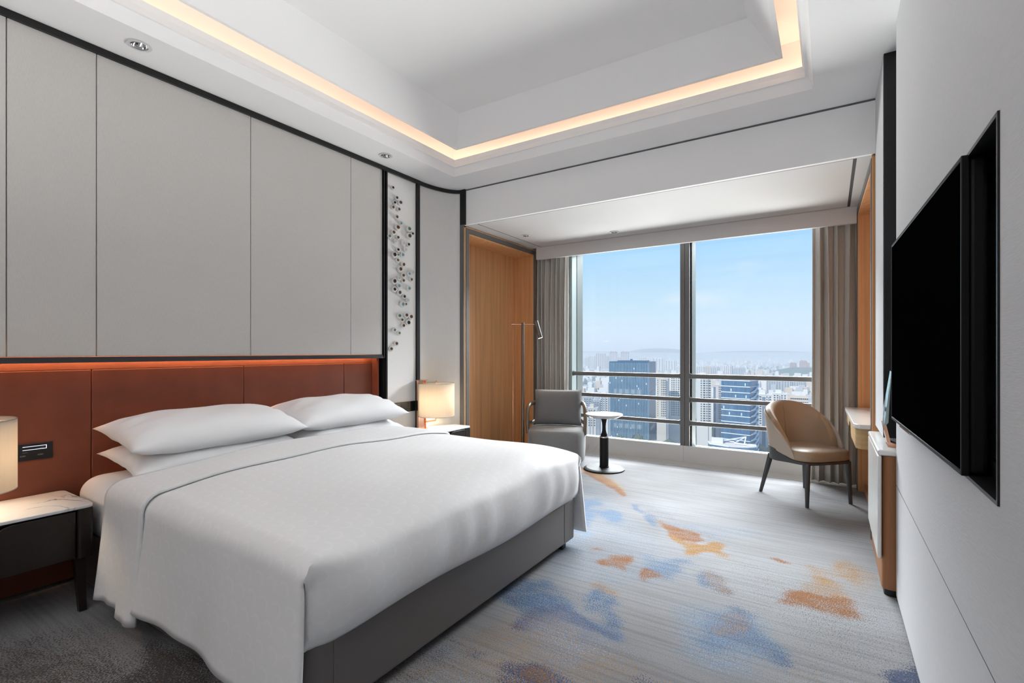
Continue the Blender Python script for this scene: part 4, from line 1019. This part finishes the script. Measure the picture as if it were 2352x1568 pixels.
# ---- tan leather tub chair
ch = thing('tub_chair', 'tan leather tub chair with pale suede outer shell and charcoal legs', 'chair', (-.180, 5.115, 0), math.radians(46))
for lx, ly, tx, ty in ((-.222, -.248, -.205, -.235), (.222, -.248, .205, -.235), (-.245, .262, -.185, .20), (.245, .262, .185, .20)):
    build('leg', MB().tube([(tx, ty, .362), (lx, ly, .001)], .0235, 14, taper=(1.05, .60)), CHAIRM, ch, world=False, smooth=True)
def seat_outline(s, dy=0, fw=.262, fd=.262):
    P = []
    for k in range(48):
        a = 2 * PI * k / 48; c_, s_ = math.cos(a), math.sin(a)
        e = 2 / (4.5 if s_ < 0 else 2.6)
        P.append((fw * s * abs(c_) ** e * (1 if c_ > 0 else -1), dy + fd * s * abs(s_) ** e * (1 if s_ > 0 else -1)))
    return P
def stack(rings):
    n = len(rings[0]); vs = [p for r_ in rings for p in r_]
    fs = [(k * n + i, k * n + (i + 1) % n, (k + 1) * n + (i + 1) % n, (k + 1) * n + i) for k in range(len(rings) - 1) for i in range(n)]
    fs.append(tuple(range(n))[::-1]); m = (len(rings) - 1) * n; fs.append(tuple(range(m, m + n)))
    return MB().add(vs, fs)
build('seat_cushion', stack([[(a, b_, z) for a, b_ in seat_outline(s, -.01)] for s, z in ((.96, .372), (1.0, .382), (1.0, .425), (.985, .446), (.94, .458), (.7, .466), (.3, .470), (.02, .471))]), TAN, ch, world=False, smooth=True)
def band(k):  # apron: deeper at the back, where it follows the round shell
    r = []
    for s, lo in ((1.0, 0), (1.02, 0), (1.02, 1), (.95, 1)):
        ring = []
        for i, (a, b_) in enumerate(seat_outline(s, -.002)):
            t = 2 * PI * i / 48; q = min(1, max(0, (b_ + .20) / .30)); q = q * q * (3 - 2 * q)
            top = .371 + .078 * q; bot = .350 - .012 * q; rr_ = (.2925 if lo else .284) * s / 1.02
            ring.append((a * (1 - q) + rr_ * math.cos(t) * q, b_ * (1 - q) + rr_ * math.sin(t) * q, top if lo else bot))
        r.append(ring)
    return stack([[(x * .9, y * .9, .350) for x, y, _ in r[0]]] + r)
build('apron', band(0), CHAIRM, ch, world=False, smooth=True)
def shell(rad_in, rad_out, top_fn, zb, lean, amax, nphi=60, follow=False):
    rings = []
    for i in range(nphi + 1):
        ph = -amax + 2 * amax * i / nphi
        zt = top_fn(abs(ph)); sx, cy = math.sin(ph), math.cos(ph)
        sec = []
        for r, zz in ((rad_out, 0), (rad_out, .25), (rad_out, .5), (rad_out, .75), (rad_out, .93), ((rad_out + rad_in) / 2, 1.0), (rad_in, .93), (rad_in, .75), (rad_in, .5), (rad_in, .25), (rad_in, 0)):
            zq = min(1, max(0, (.283 * cy + .20) / .30)); zs = .366 + .078 * zq * zq * (3 - 2 * zq) if follow else zb
            z = zs + max(0, zt - zs) * zz; g = r + lean * (z - zb) - .10 * max(0, z - .62) ** 1.2 * 0
            if zz == 1.0: g -= .004
            yy = g * cy * 1.0
            if cy < 0: yy *= 1.35
            sec.append((g * sx, yy + .0, z))
        rings.append(sec)
    n = len(rings[0]); vs = [p for r_ in rings for p in r_]
    fs = [(k * n + i, k * n + (i + 1) % n, (k + 1) * n + (i + 1) % n, (k + 1) * n + i) for k in range(nphi) for i in range(n)]
    fs.append(tuple(range(n))[::-1]); m = nphi * n; fs.append(tuple(range(m, m + n)))
    return MB().add(vs, fs)
def sm_(x, a, b_):
    t = min(1, max(0, (x - a) / (b_ - a))); return t * t * (3 - 2 * t)
def top_out(p): return .40 + .405 * max(0, 1 - (p / 1.98) ** 2.6) ** .72
def top_in(p): return .452 + .388 * max(0, 1 - (p / 1.80) ** 2.5) ** .70
build('outer_shell', shell(.264, .280, top_out, .372, .13, 1.975, 90, True), TANL, ch, world=False, smooth=True)
build('inner_back', shell(.205, .262, top_in, .415, .145, 1.795, 90), TAN, ch, world=False, smooth=True)
build('seam', MB().tube([(0, .2010 + .15 * (z - .415) - .0015, z) for z in (.47, .52, .58, .64, .70, .75, .79)], .002, 6), TAN, ch, world=False)

# ---- desk set into the right-hand niche
dk = thing('desk', 'white topped oak desk with scalloped drawer front in the right niche', 'desk', (.246, 4.186, 0), .019)
dpoly = [(-.098, 1.395), (-.098, .17), (-.090, .125), (-.065, .096), (-.03, .092), (.28, .092), (.28, 1.395)]
build('desk_top', MB().prism(dpoly[::-1], .750, .782), QUARTZ, dk, world=False, bevel=.004)
ap_ = [(-.085, 1.385), (-.085, .20), (-.078, .15), (-.055, .115), (-.02, .104), (.27, .104), (.27, 1.385)]
fr_ = MB()
# front rail with the wavy finger pull cut-out: profile in (y, z)
prof = [(.18, .749), (1.385, .749), (1.385, .655), (1.02, .655), (.98, .66), (.95, .70), (.90, .71), (.80, .71), (.75, .70), (.72, .64), (.66, .61), (.18, .61)]
fr_.prism(prof, -.085, -.062, 'x')
build('drawer_front', fr_, WOODH, dk, world=False, bevel=.003)
cor = [(-.085, .18), (-.078, .145), (-.055, .115), (-.02, .104), (.0, .104), (.0, .126), (-.018, .127), (-.045, .137), (-.060, .155), (-.062, .18)]
build('curved_end', MB().prism(cor, .605, .749), WOODH, dk, world=False, bevel=.002)
build('end_panel', B(.001, .27, .104, .126, .605, .749), WOODH, dk, world=False)
build('carcass', B(-.060, .27, .20, 1.38, .70, .748), DWOOD, dk, world=False)

# ---- minibar console with waterfall quartz top
cs = thing('minibar_console', 'oak console with white stone waterfall top at the end of the television wall', 'cabinet', (.40, 3.66, 0))
build('carcass', MB().prism(rrect(.236, .58, 3.283, 4.02, .035, 6, (0, 0, 0, 1)), .035, .745), WOOD2, cs, bevel=.003)
build('plinth', MB().prism(rrect(.246, .57, 3.29, 4.02, .03, 6, (0, 0, 0, 1)), 0, .034), BLACK, cs)
build('stone_top', B(.216, .59, 3.276, 4.03, .746, .775), QUARTZ, cs, bevel=.008, seg=3)
build('stone_side', B(.216, .2345, 3.276, 4.03, .195, .7455), QUARTZ, cs, bevel=.008, seg=3)
cg = thing('glass_stand', 'faceted crystal stand on a bronze bracket upon the stone console', 'ornament', (.30, 3.46, .776))
ct = [(.246, 3.40, .905), (.252, 3.385, .885), (.272, 3.39, .91), (.286, 3.40, 1.19), (.281, 3.42, 1.195), (.262, 3.42, 1.06), (.250, 3.42, .95)]
cb = [(x + .008, y + .12, z + .004) for x, y, z in ct]
n = len(ct)
build('crystal', MB().add(ct + cb, [tuple(range(n)), tuple(range(n, 2 * n))[::-1]] + [(i, n + i, n + (i + 1) % n, (i + 1) % n) for i in range(n)]), mat('mirror_crystal', (.62, .72, .70), .05, 1), cg)
build('bracket', MB().prism([(.249, .905), (.273, .777), (.330, .777), (.330, .783), (.284, .80), (.264, .90)], 3.42, 3.52, 'y'), COPPER, cg)
build('bracket_foot', B(.27, .36, 3.41, 3.54, .776, .782), COPPER, cg)

# ---- television in its recess
tr = thing('wall_recess', 'black brushed metal recess framing the television on the right wall', 'wall niche', (.36, 2.19, .98))
build('back_plate', B(.352, .36, 1.40, 2.975, .984, 1.793), BRUSH, tr)
fm = MB()
for q in ((1.397, 1.405, .981, 1.796), (2.971, 2.979, .981, 1.796), (1.405, 2.971, .981, .990), (1.405, 2.971, 1.787, 1.796)): fm.box(.291, .352, *q)
build('frame', fm, BLACK, tr)
build('inner_border', MB().box(.340, .3515, 1.42, 2.96, .992, 1.03).box(.340, .3515, 1.42, 2.96, 1.745, 1.785), BLACK, tr)
tv = thing('television', 'large black flat screen television swung out from the right wall', 'television', (.300, 2.27, 1.39), .030)
def tb(*a): return B(*a)
W2, H2 = .615, .402
build('back_housing', tb(-.024, .012, -W2 + .004, W2 - .004, -H2 + .006, H2 - .004), TVP, tv, world=False, bevel=.010, seg=3)
bz = MB()
for q in ((-W2, -W2 + .010, -H2, H2), (W2 - .010, W2, -H2, H2), (-W2 + .01, W2 - .01, -H2, -H2 + .012), (-W2 + .01, W2 - .01, H2 - .010, H2)): bz.box(-.040, -.024, *q)
build('bezel', bz, TVP, tv, world=False, bevel=.002)
build('screen', tb(-.0375, -.0245, -W2 + .010, W2 - .010, -H2 + .012, H2 - .010), SCREEN, tv, world=False)
build('sensor_bar', tb(-.034, -.010, .18, .42, -H2 - .012, -H2 - .001), CHROME, tv, world=False, bevel=.002)
build('wall_mount', tb(.012, .050, -.25, .25, -.15, .15), BLACK, tv, world=False)

# ================================================================== THE CITY BELOW
GZ = -140.0
C_BEIGE = mat('beige_render', (.56, .52, .47), .8); C_WHITE = mat('white_render', (.66, .65, .63), .8); C_PINK = mat('pink_render', (.60, .56, .55), .8)
C_GREY = mat('grey_render', (.40, .42, .45), .8); C_RED = mat('brick_red_render', (.42, .22, .18), .8); C_TAN = mat('tan_render', (.55, .45, .36), .85)
C_WIN = mat('city_window', (.05, .065, .09), .25, .2); C_RECESS = mat('blue_grey_recess', (.16, .20, .28), .6)
C_BLUE = mat('blue_curtain_wall', (.012, .088, .185), .3, .2, noise=(1, .45, (.16, .16, .09)))
C_BLUE2 = mat('blue_grey_curtain_wall', (.06, .12, .22), .28, .3, noise=(1, .15, (.05, .05, .05)))
C_FIN = mat('pale_fin', (.24, .42, .56), .4, .2); C_BAND = mat('white_floor_band', (.72, .75, .78), .5)
C_GL2 = mat('steel_blue_glass', (.06, .17, .32), .2, .35, noise=(1, .4, (.3, .3, .06)))
C_ROOF = mat('roof_terrace', (.58, .53, .49), .8); C_GREEN = mat('tree_canopy', (.045, .085, .05), .9, noise=(.05, .3, (1, 1, 1)))
C_LIT = mat('pale_blind', (.50, .62, .70), .5)
def hz():
    m = mat('city_ground', (.20, .23, .20), .95, noise=(.006, .35, (1, 1, 1))); return m
struct('ground', B(-16000, 9000, 60, 30000, GZ - 1, GZ), hz())
def tower(name, label, x, y, zt, w, d, body, delta=0, group=None, cat='building'):
    t = thing(name, label, cat, (x, y, GZ), math.atan2(-x, y) + delta, group)
    t['h'] = zt - GZ; h = zt - GZ
    b_ = MB().box(-w / 2, w / 2, 0, d, 0, h)
    build('body', b_, body, t, world=False)
    return t, h
def win_grid(t, w, h, cols, low, floor=3.0, ww=.55, wh=.55, m=None, name='windows', y=0, side=None):
    """cols: list of (x centre fraction, width fraction)"""
    mb = MB(); nfl = int((h - low) / floor)
    for k in range(nfl):
        z = h - 2.2 - k * floor
        for c, wf in cols:
            xc = (c - .5) * w; hw = wf * w / 2
            if side is None: mb.box(xc - hw, xc + hw, y - .12, y + .05, z - floor * wh, z)
            else: mb.box(side - .05, side + .12, y + xc - hw, y + xc + hw, z - floor * wh, z)
    return build(name, mb, m or C_WIN, t, world=False, kind='stuff')
def strip(t, name, w, h, x0, x1, m, y0=-.2, y1=.2, z0=0, z1=None):
    return build(name, B((x0 - .5) * w, (x1 - .5) * w, y0, y1, z0, z1 or h), m, t, world=False)

# the blue glass tower
t, h = tower('glass_tower', 'tall blue glass office tower with pale vertical fins behind the left rail', -273.4, 775.2, -14.9, 65, 42, C_BLUE, -.30)
fins = MB()
for k in range(27):
    x = -32.5 + 65 * k / 26; fins.box(x - .36, x + .36, -.8, .1, 0, h - 2)
build('fins', fins, C_FIN, t, world=False, kind='stuff')
sl = MB()
for k in range(32): sl.box(-32.5, 32.5, -.15, .05, h - 5 - k * 4, h - 4.5 - k * 4)
build('floor_lines', sl, C_BLUE2, t, world=False, kind='stuff')
lou = MB()
for zc in (h - 48, h - 104):
    for k in range(24): lou.box(-24 + k * 2, -23.2 + k * 2, -.5, .1, zc - 4, zc + 3)
build('louvres', lou, C_GREY, t, world=False, kind='stuff')
lp_ = MB(); rr = random.Random(5)
for k in range(26):
    c = rr.randrange(26); z = h - 10 - rr.randrange(30) * 4; lp_.box(-32.5 + 2.5 * c + .5, -32.5 + 2.5 * c + 2.2, -.3, .05, z - 2.6, z)
build('lit_panels', lp_, C_LIT, t, world=False, kind='stuff')
build('side_facade', MB().box(32.4, 32.8, .3, 42, 0, h - .5), C_BLUE2, t, world=False)
build('corner_ladder', MB().box(30.4, 32.6, -.6, .1, 0, h - 1), C_BLUE2, t, world=False)
for zc in (h - 50, h - 106):
    build('plant_louvre', MB().prism([(8, zc - 5), (34, zc - 1), (34, zc + 5), (8, zc + 1)], 32.8, 33.0, 'x'), C_GREY, t, world=False)
build('parapet', MB().box(-20, 24, 4, 36, h, h + 1.6).box(0, 3, 8, 12, h + 1.6, h + 4), C_BLUE2, t, world=False)

def resi(label, x, y, zt, w, d, body, delta, cols, recess=(), group=None, floor=3.2, low=45, side_cols=None):
    t, h = tower('apartment_tower', label, x, y, zt, w, d, body, delta, group)
    for a, b_ in recess: strip(t, 'recessed_bay', w, h - 3, a, b_, C_RECESS, -.1, .3)
    win_grid(t, w, h, cols, low, floor)
    if side_cols: win_grid(t, d, h, side_cols, low, floor, side=w / 2, y=d / 2, name='side_windows')
    cr_ = MB().box(-w * .3, w * .1, d * .2, d * .7, h, h + 5).box(-w / 2 - .3, w / 2 + .3, -.3, d, h - .6, h + .5)
    build('roof_works', cr_, body, t, world=False)
    return t
resi('slim beige apartment tower next to the blue glass tower', -204.7, 724.2, -38, 15.9, 13, C_BEIGE, -.12, ((.10, .06), (.45, .08), (.62, .13), (.78, .10)), ((.82, .97),))
resi('wide cream apartment tower left of the dark mullion', -195, 754.2, -36, 19.5, 14, C_WHITE, -.12, ((.30, .07), (.45, .1), (.62, .07), (.78, .08), (.92, .08)), ((.0, .10),))
resi('bluish tower edge showing left of the mullion', -186.5, 790, -58, 11, 9, C_GREY, 0, ((.3, .2), (.7, .2)), ())
resi('white gridded apartment tower right of the mullion', -144.9, 715.1, -33, 19, 15, C_WHITE, .05, ((.30, .08), (.50, .15), (.68, .09), (.86, .16)), ((.76, .80),))
resi('narrow pale tower left of the banded glass tower', -134.7, 762.3, -47, 14, 9, C_PINK, 0, ((.55, .09), (.72, .09)), ((.0, .22), (.62, .66)))
resi('white apartment tower right of the banded glass tower', -73.9, 737, -56.3, 19.5, 15, C_WHITE, 0, ((.12, .12), (.30, .12), (.70, .07), (.9, .10)), ((.40, .62), (.78, .83)))
resi('white apartment tower showing beside the tan chair back', -60.8, 816.6, -60, 19, 15, C_WHITE, 0, ((.15, .12), (.35, .12), (.65, .12), (.85, .12)), ((.46, .54),))
for k, (lab, x, y, z, w, b_) in enumerate((('stepped white tower lowest on the left window edge', -312.1, 702.8, -69, 14.7, C_GREY), ('dark striped tower behind the round table top', -269.7, 635, -66, 10.5, C_GREY),
        ('white tower touching the left side of the blue tower', -275.4, 678.8, -62, 14, C_WHITE), ('lowest pale tower behind the armchair arm', -258.1, 594.9, -72, 13, C_BEIGE))):
    resi(lab, x, y, z, w, w * .8, b_, -.1, ((.15, .1), (.4, .1), (.7, .12)), ((.22, .3), (.52, .6), (.84, .95)))

# banded glass tower with wing-like fins
t, h = tower('banded_glass_tower', 'steel blue glass tower ringed with white floor bands', -96.1, 651.4, -32.5, 33.5, 30, C_GL2, -.34)
for k in range(19):
    z = h - 1 - k * 7.2
    build('floor_band', MB().box(-16.9, 16.9, -.5, .1, z - .9, z).box(16.7, 17.2, 0, 30, z - .9, z), C_BAND, t, world=False)
    if k > 0:
        build('wing_fin', MB().prism([(2, z - 6.6), (16, z - 4.2), (28.5, z + 2.2), (27, z - 1.8), (16, z - 6.2), (4, z - 7.0)], 17.2, 18.4, 'x'), C_BAND, t, world=False)
mu = MB()
for k in range(22): mu.box(-16.5 + k * 1.57, -16.35 + k * 1.57, -.25, .05, 0, h)
build('mullions', mu, C_BLUE2, t, world=False, kind='stuff')
lp_ = MB(); rr = random.Random(9)
for k in range(12):
    x = rr.uniform(-16, 15); z = h - 3 - rr.randrange(16) * 7.2; lp_.box(x, x + 1.4, -.3, .05, z - 4.5, z - 1.2)
build('lit_panels', lp_, C_LIT, t, world=False, kind='stuff')
# podium with star-shaped roof frames
pd = thing('podium', 'low podium with star shaped white roof frame below the banded tower', 'building', (-92, 604, GZ), math.atan2(92, 604))
build('body', MB().prism([(-26, 6), (-24, -8), (-4, -18), (16, -14), (24, -8), (24, 10), (-20, 14)], 0, 36), C_GL2, pd, world=False)
build('terrace', MB().prism([(-26, 6), (-24, -8), (-4, -18), (16, -14), (24, -8), (24, 10), (-20, 14)], 36, 36.8), C_ROOF, pd, world=False)
for a, b_ in (((-26, 6, 37), (-24, -8, 37)), ((-24, -8, 37), (-4, -18, 37)), ((-4, -18, 37), (24, -8, 37.5)), ((2, 0, 38), (14, 12, 44)), ((2, 0, 38), (24, -8, 38)), ((14, 12, 44), (12, -4, 38)), ((-22, 12, 41), (2, 8, 38)), ((-20, 4, 37), (14, 12, 44))):
    build('roof_frame', MB().tube([a, b_], .8, 4), C_BAND, pd, world=False)
build('roof_plant', MB().box(-22, -10, 0, 8, 36.8, 42), C_WHITE, pd, world=False)
# terraced building far right
t, h = tower('terraced_block', 'tan terraced block right above the tan chair back', -43.2, 970.6, -75, 27, 20, C_TAN)
for k in range(6): build('floor_band', B(-13.8, 13.8, -1.2, 20, h - 3 - k * 6, h - 1.8 - k * 6), C_BEIGE, t, world=False)
win_grid(t, 27, h, [(.06 + .11 * k, .07) for k in range(9)], 30, 6)

def far_tower(name, label, x, y, zt, w, body, group=None, fl=4.5, ncol=4, double=False):
    d = w * .6
    t, h = tower(name, label, x, y, zt, w, d, body, R.uniform(-.25, .1), group)
    cols = [((k + .5) / ncol, .45 / ncol) for k in range(ncol)]
    win_grid(t, w, h, cols, 20, fl)
    build('roof_works', MB().box(-w * .35, -w * .05, 0, d * .6, h, h + 5).box(w * .05, w * .38, 0, d * .6, h, h + 4), body, t, world=False)
CITY=[
 ('blue',(-273.4, 775.2, -14.9),63.4,50.7,),
 ('beige1',(-204.7, 724.2, -38.0),15.9,12.7,),
 ('beige2',(-195.0, 754.2, -38.5),17.6,14.1,),
 ('edge',(-188.5, 782.2, -61.0),12.7,10.2,),
 ('white1',(-144.9, 715.1, -35.2),18.6,14.9,),
 ('white2',(-137.7, 767.3, -48.2),11.4,9.1,),
 ('band',(-96.1, 651.4, -32.5),31.7,25.4,),
 ('r1',(-73.9, 737.0, -56.3),18.6,14.9,),
 ('r2',(-60.8, 816.6, -63.4),19.0,15.2,),
 ('ll1',(-312.1, 702.8, -69.0),14.7,11.8,),
 ('ll2',(-269.7, 635.0, -70.0),9.6,7.7,),
 ('ll3',(-275.4, 678.8, -64.0),14.0,11.2,),
 ('ll4',(-258.1, 594.9, -70.9),12.4,9.9,),
 ('mid',(-505.5, 2408.9, -67.6),34.4,27.6,),
 ('mid',(-476.6, 2427.5, -69.6),34.4,27.6,),
 ('mid',(-450.1, 2444.4, -73.7),36.5,29.2,),
 ('mid',(-423.7, 2461.4, -63.5),30.4,24.3,),
 ('mid',(-399.0, 2477.3, -65.6),36.5,29.2,),
 ('mid',(-366.6, 2498.1, -77.7),32.4,25.9,),
 ('mid',(-341.9, 2514.0, -75.7),30.4,24.3,),
 ('grey',(-139.1, 1574.6, -73.9),22.2,17.8,),
 ('grey',(-121.4, 1585.9, -71.5),24.7,19.7,),
 ('grey',(-101.7, 1598.6, -73.9),27.1,21.7,),
 ('grey',(-85.1, 1609.2, -76.4),22.2,17.8,),
 ('grey',(-68.5, 1619.9, -81.3),22.2,17.8,),
 ('red',(-160.0, 2987.4, -60.6),32.1,25.7,),
 ('red',(-116.6, 3015.2, -49.1),34.4,27.5,),
 ('red',(-95.4, 3028.8, -60.6),16.0,12.8,),
 ('far',(-1405.2, 3138.4, -43.6),27.0,21.6,),
 ('far',(-1380.0, 3154.6, -31.7),50.9,40.7,),
 ('far',(-1323.3, 3191.0, -13.7),71.9,57.5,),
 ('far',(-1298.0, 3207.2, -31.7),59.9,47.9,),
 ('far',(-1250.2, 3237.9, -1.7),53.9,43.1,),
 ('far',(-1219.9, 3257.4, -40.6),65.9,52.7,),
 ('far',(-1183.4, 3280.8, -1.7),56.9,45.5,),
 ('fw',(-954.1, 2952.7, -35.7),42.3,33.8,),
 ('fw',(-918.5, 2975.6, -38.3),42.3,33.8,),
 ('fw',(-875.1, 3003.4, -41.0),66.1,52.9,),
 ('fw',(-811.7, 3044.1, -54.2),63.4,50.7,),
 ('fw',(-770.6, 3070.6, -91.2),39.6,31.7,),
 ('ff',(-1135.3, 5451.0, -94.9),32.1,25.7,),
 ('ff',(-1092.9, 5478.3, -99.5),32.1,25.7,),
 ('ff',(-1040.8, 5511.7, -104.1),27.5,22.0,),
 ('ff',(-767.1, 5687.5, -90.3),55.0,44.0,),
 ('ff',(-711.2, 5723.4, -99.5),32.1,25.7,),
 ('term',(-43.3, 970.5, -74.9),25.9,20.7,),
]
ORD = ['first', 'second', 'third', 'fourth', 'fifth', 'sixth', 'seventh', 'eighth']
KIND = {'mid': ('pale apartment block, %s from the left in the row above the right window rail', [C_WHITE, C_TAN, C_GREY, C_WHITE, C_PINK, C_GREY, C_GREY], 'apartment row above the right rail'),
        'grey': ('grey apartment slab, %s from the left behind the rail near the right curtain', [C_GREY] * 5, 'grey slabs near the right curtain'),
        'red': ('hazy red brick tower, %s from the left beside the right curtain', [C_RED] * 3, 'red towers beside the right curtain'),
        'far': ('hazy pink tower, %s from the left in the cluster behind the blue tower', [C_PINK] * 7, 'hazy towers behind the blue tower'),
        'fw': ('hazy white tower, %s from the left between blue tower and mullion', [C_WHITE] * 5, 'hazy white towers left of the mullion'),
        'ff': ('tiny pale tower on the horizon, %s from the left right of the mullion', [C_WHITE, C_WHITE, C_WHITE, C_PINK, C_RED], 'tiny towers on the horizon')}
cnt = {}; FOOT = [(-273, 790, 60), (-200, 750, 40), (-140, 740, 40), (-96, 640, 60), (-70, 780, 50), (-290, 680, 60)]
for k, (x, y, z), w, d in CITY:
    if k not in KIND: continue
    i = cnt.get(k, 0); cnt[k] = i + 1
    lab, bodies, grp = KIND[k]
    q = 1.05 if i % 2 else 1.0; x, y, z, w = x * q, y * q, 1.3 + (z - 1.3) * q, w * q
    FOOT.append((x, y, w))
    far_tower('city_tower', lab % ORD[i], x, y, z, w, bodies[i], grp, 4.5 if k != 'grey' else 3.5, 4 if k != 'far' else 5)
# low roofs and trees that nobody could count
def bearing(u):
    r = (u - 1176) / 1135; S_, C_ = .5405, .8414
    return -S_ + r * C_, C_ + r * S_
rr = random.Random(21)
low = MB(); lmi = []
for k in range(4200):
    u = rr.uniform(1310, 1890) if k < 2600 else rr.uniform(1000, 2500); D = 900 * math.exp(rr.uniform(0, 2.1))
    if u > 1700 and rr.random() < .4: D = rr.uniform(900, 2200)
    bx, by = bearing(u); x, y = bx * D, by * D
    w, d = rr.uniform(8, 26), rr.uniform(8, 20); hh = rr.uniform(6, 24) if rr.random() < .85 else rr.uniform(25, 55)
    if any(abs(x - a) < (c + w) * .7 and abs(y - b_) < (c + d) * .7 for a, b_, c in FOOT): continue
    low.box(x - w / 2, x + w / 2, y - d / 2, y + d / 2, GZ, GZ + hh); lmi += [rr.choice((0, 0, 1, 2))] * 6
o = build('low_rooftops', low, C_WHITE); o.data.materials.append(C_TAN); o.data.materials.append(C_GREY)
o.data.polygons.foreach_set('material_index', lmi)
tag(o, 'crowd of small pale low buildings far below the window', 'rooftops', kind='stuff')
tr_ = MB()
for k in range(2200):
    u = rr.uniform(1310, 1890) if k < 1500 else rr.uniform(1000, 2500); D = 640 * math.exp(rr.uniform(0, 1.9)); bx, by = bearing(u); x, y = bx * D, by * D
    r = rr.uniform(5, 12)
    if any(abs(x - a) < c * .7 + r and abs(y - b_) < c * .7 + r for a, b_, c in FOOT): continue
    tr_.lathe([(r * .5, GZ), (r, GZ + r * .6), (r * .75, GZ + r * 1.3), (r * .1, GZ + r * 1.7)], 6, (x, y, 0), cap=False)
o = build('trees', tr_, C_GREEN, smooth=True); tag(o, 'dark green trees between the low buildings far below', 'trees', kind='stuff')
def hill(name, lab, x, y, rx, ry, hh, m):
    mb = MB().grid(lambda u, v: (x + rx * v * math.cos(2 * PI * u), y + ry * v * math.sin(2 * PI * u), GZ - 1 + hh * (1 - v * v) ** 2 * (1 + .25 * math.sin(7 * u * 2 * PI) * v)), 36, 10)
    o = build(name, mb, m, smooth=True); o['kind'] = 'structure'
hill('hill', '', -120, 2900, 260, 200, 62, C_GREEN)
for x, y, rx, hh in ((-2900, 10000, 1300, 205), (-5200, 11500, 2600, 150), (-1200, 11000, 2600, 155), (-8200, 10500, 1800, 145)):
    hill('hill', '', x, y, rx, 1500, hh, C_GREEN)
# haze lying over the city: a thin, even layer of air
hm = bpy.data.materials.new('city_haze'); hm.use_nodes = True
t_ = hm.node_tree; t_.nodes.clear()
o_ = t_.nodes.new('ShaderNodeOutputMaterial'); vs_ = t_.nodes.new('ShaderNodeVolumeScatter')
vs_.inputs['Color'].default_value = (.93, .965, 1, 1); vs_.inputs['Density'].default_value = .00025; vs_.inputs['Anisotropy'].default_value = -.05
t_.links.new(vs_.outputs[0], o_.inputs['Volume'])
hb_ = build('haze', MB().box(-15000, 8000, 120, 2600, GZ - .5, -2).box(-15000, 8000, 2601, 29000, GZ - .5, 230), hm); tag(hb_, 'pale haze lying over the city', 'haze', kind='stuff')
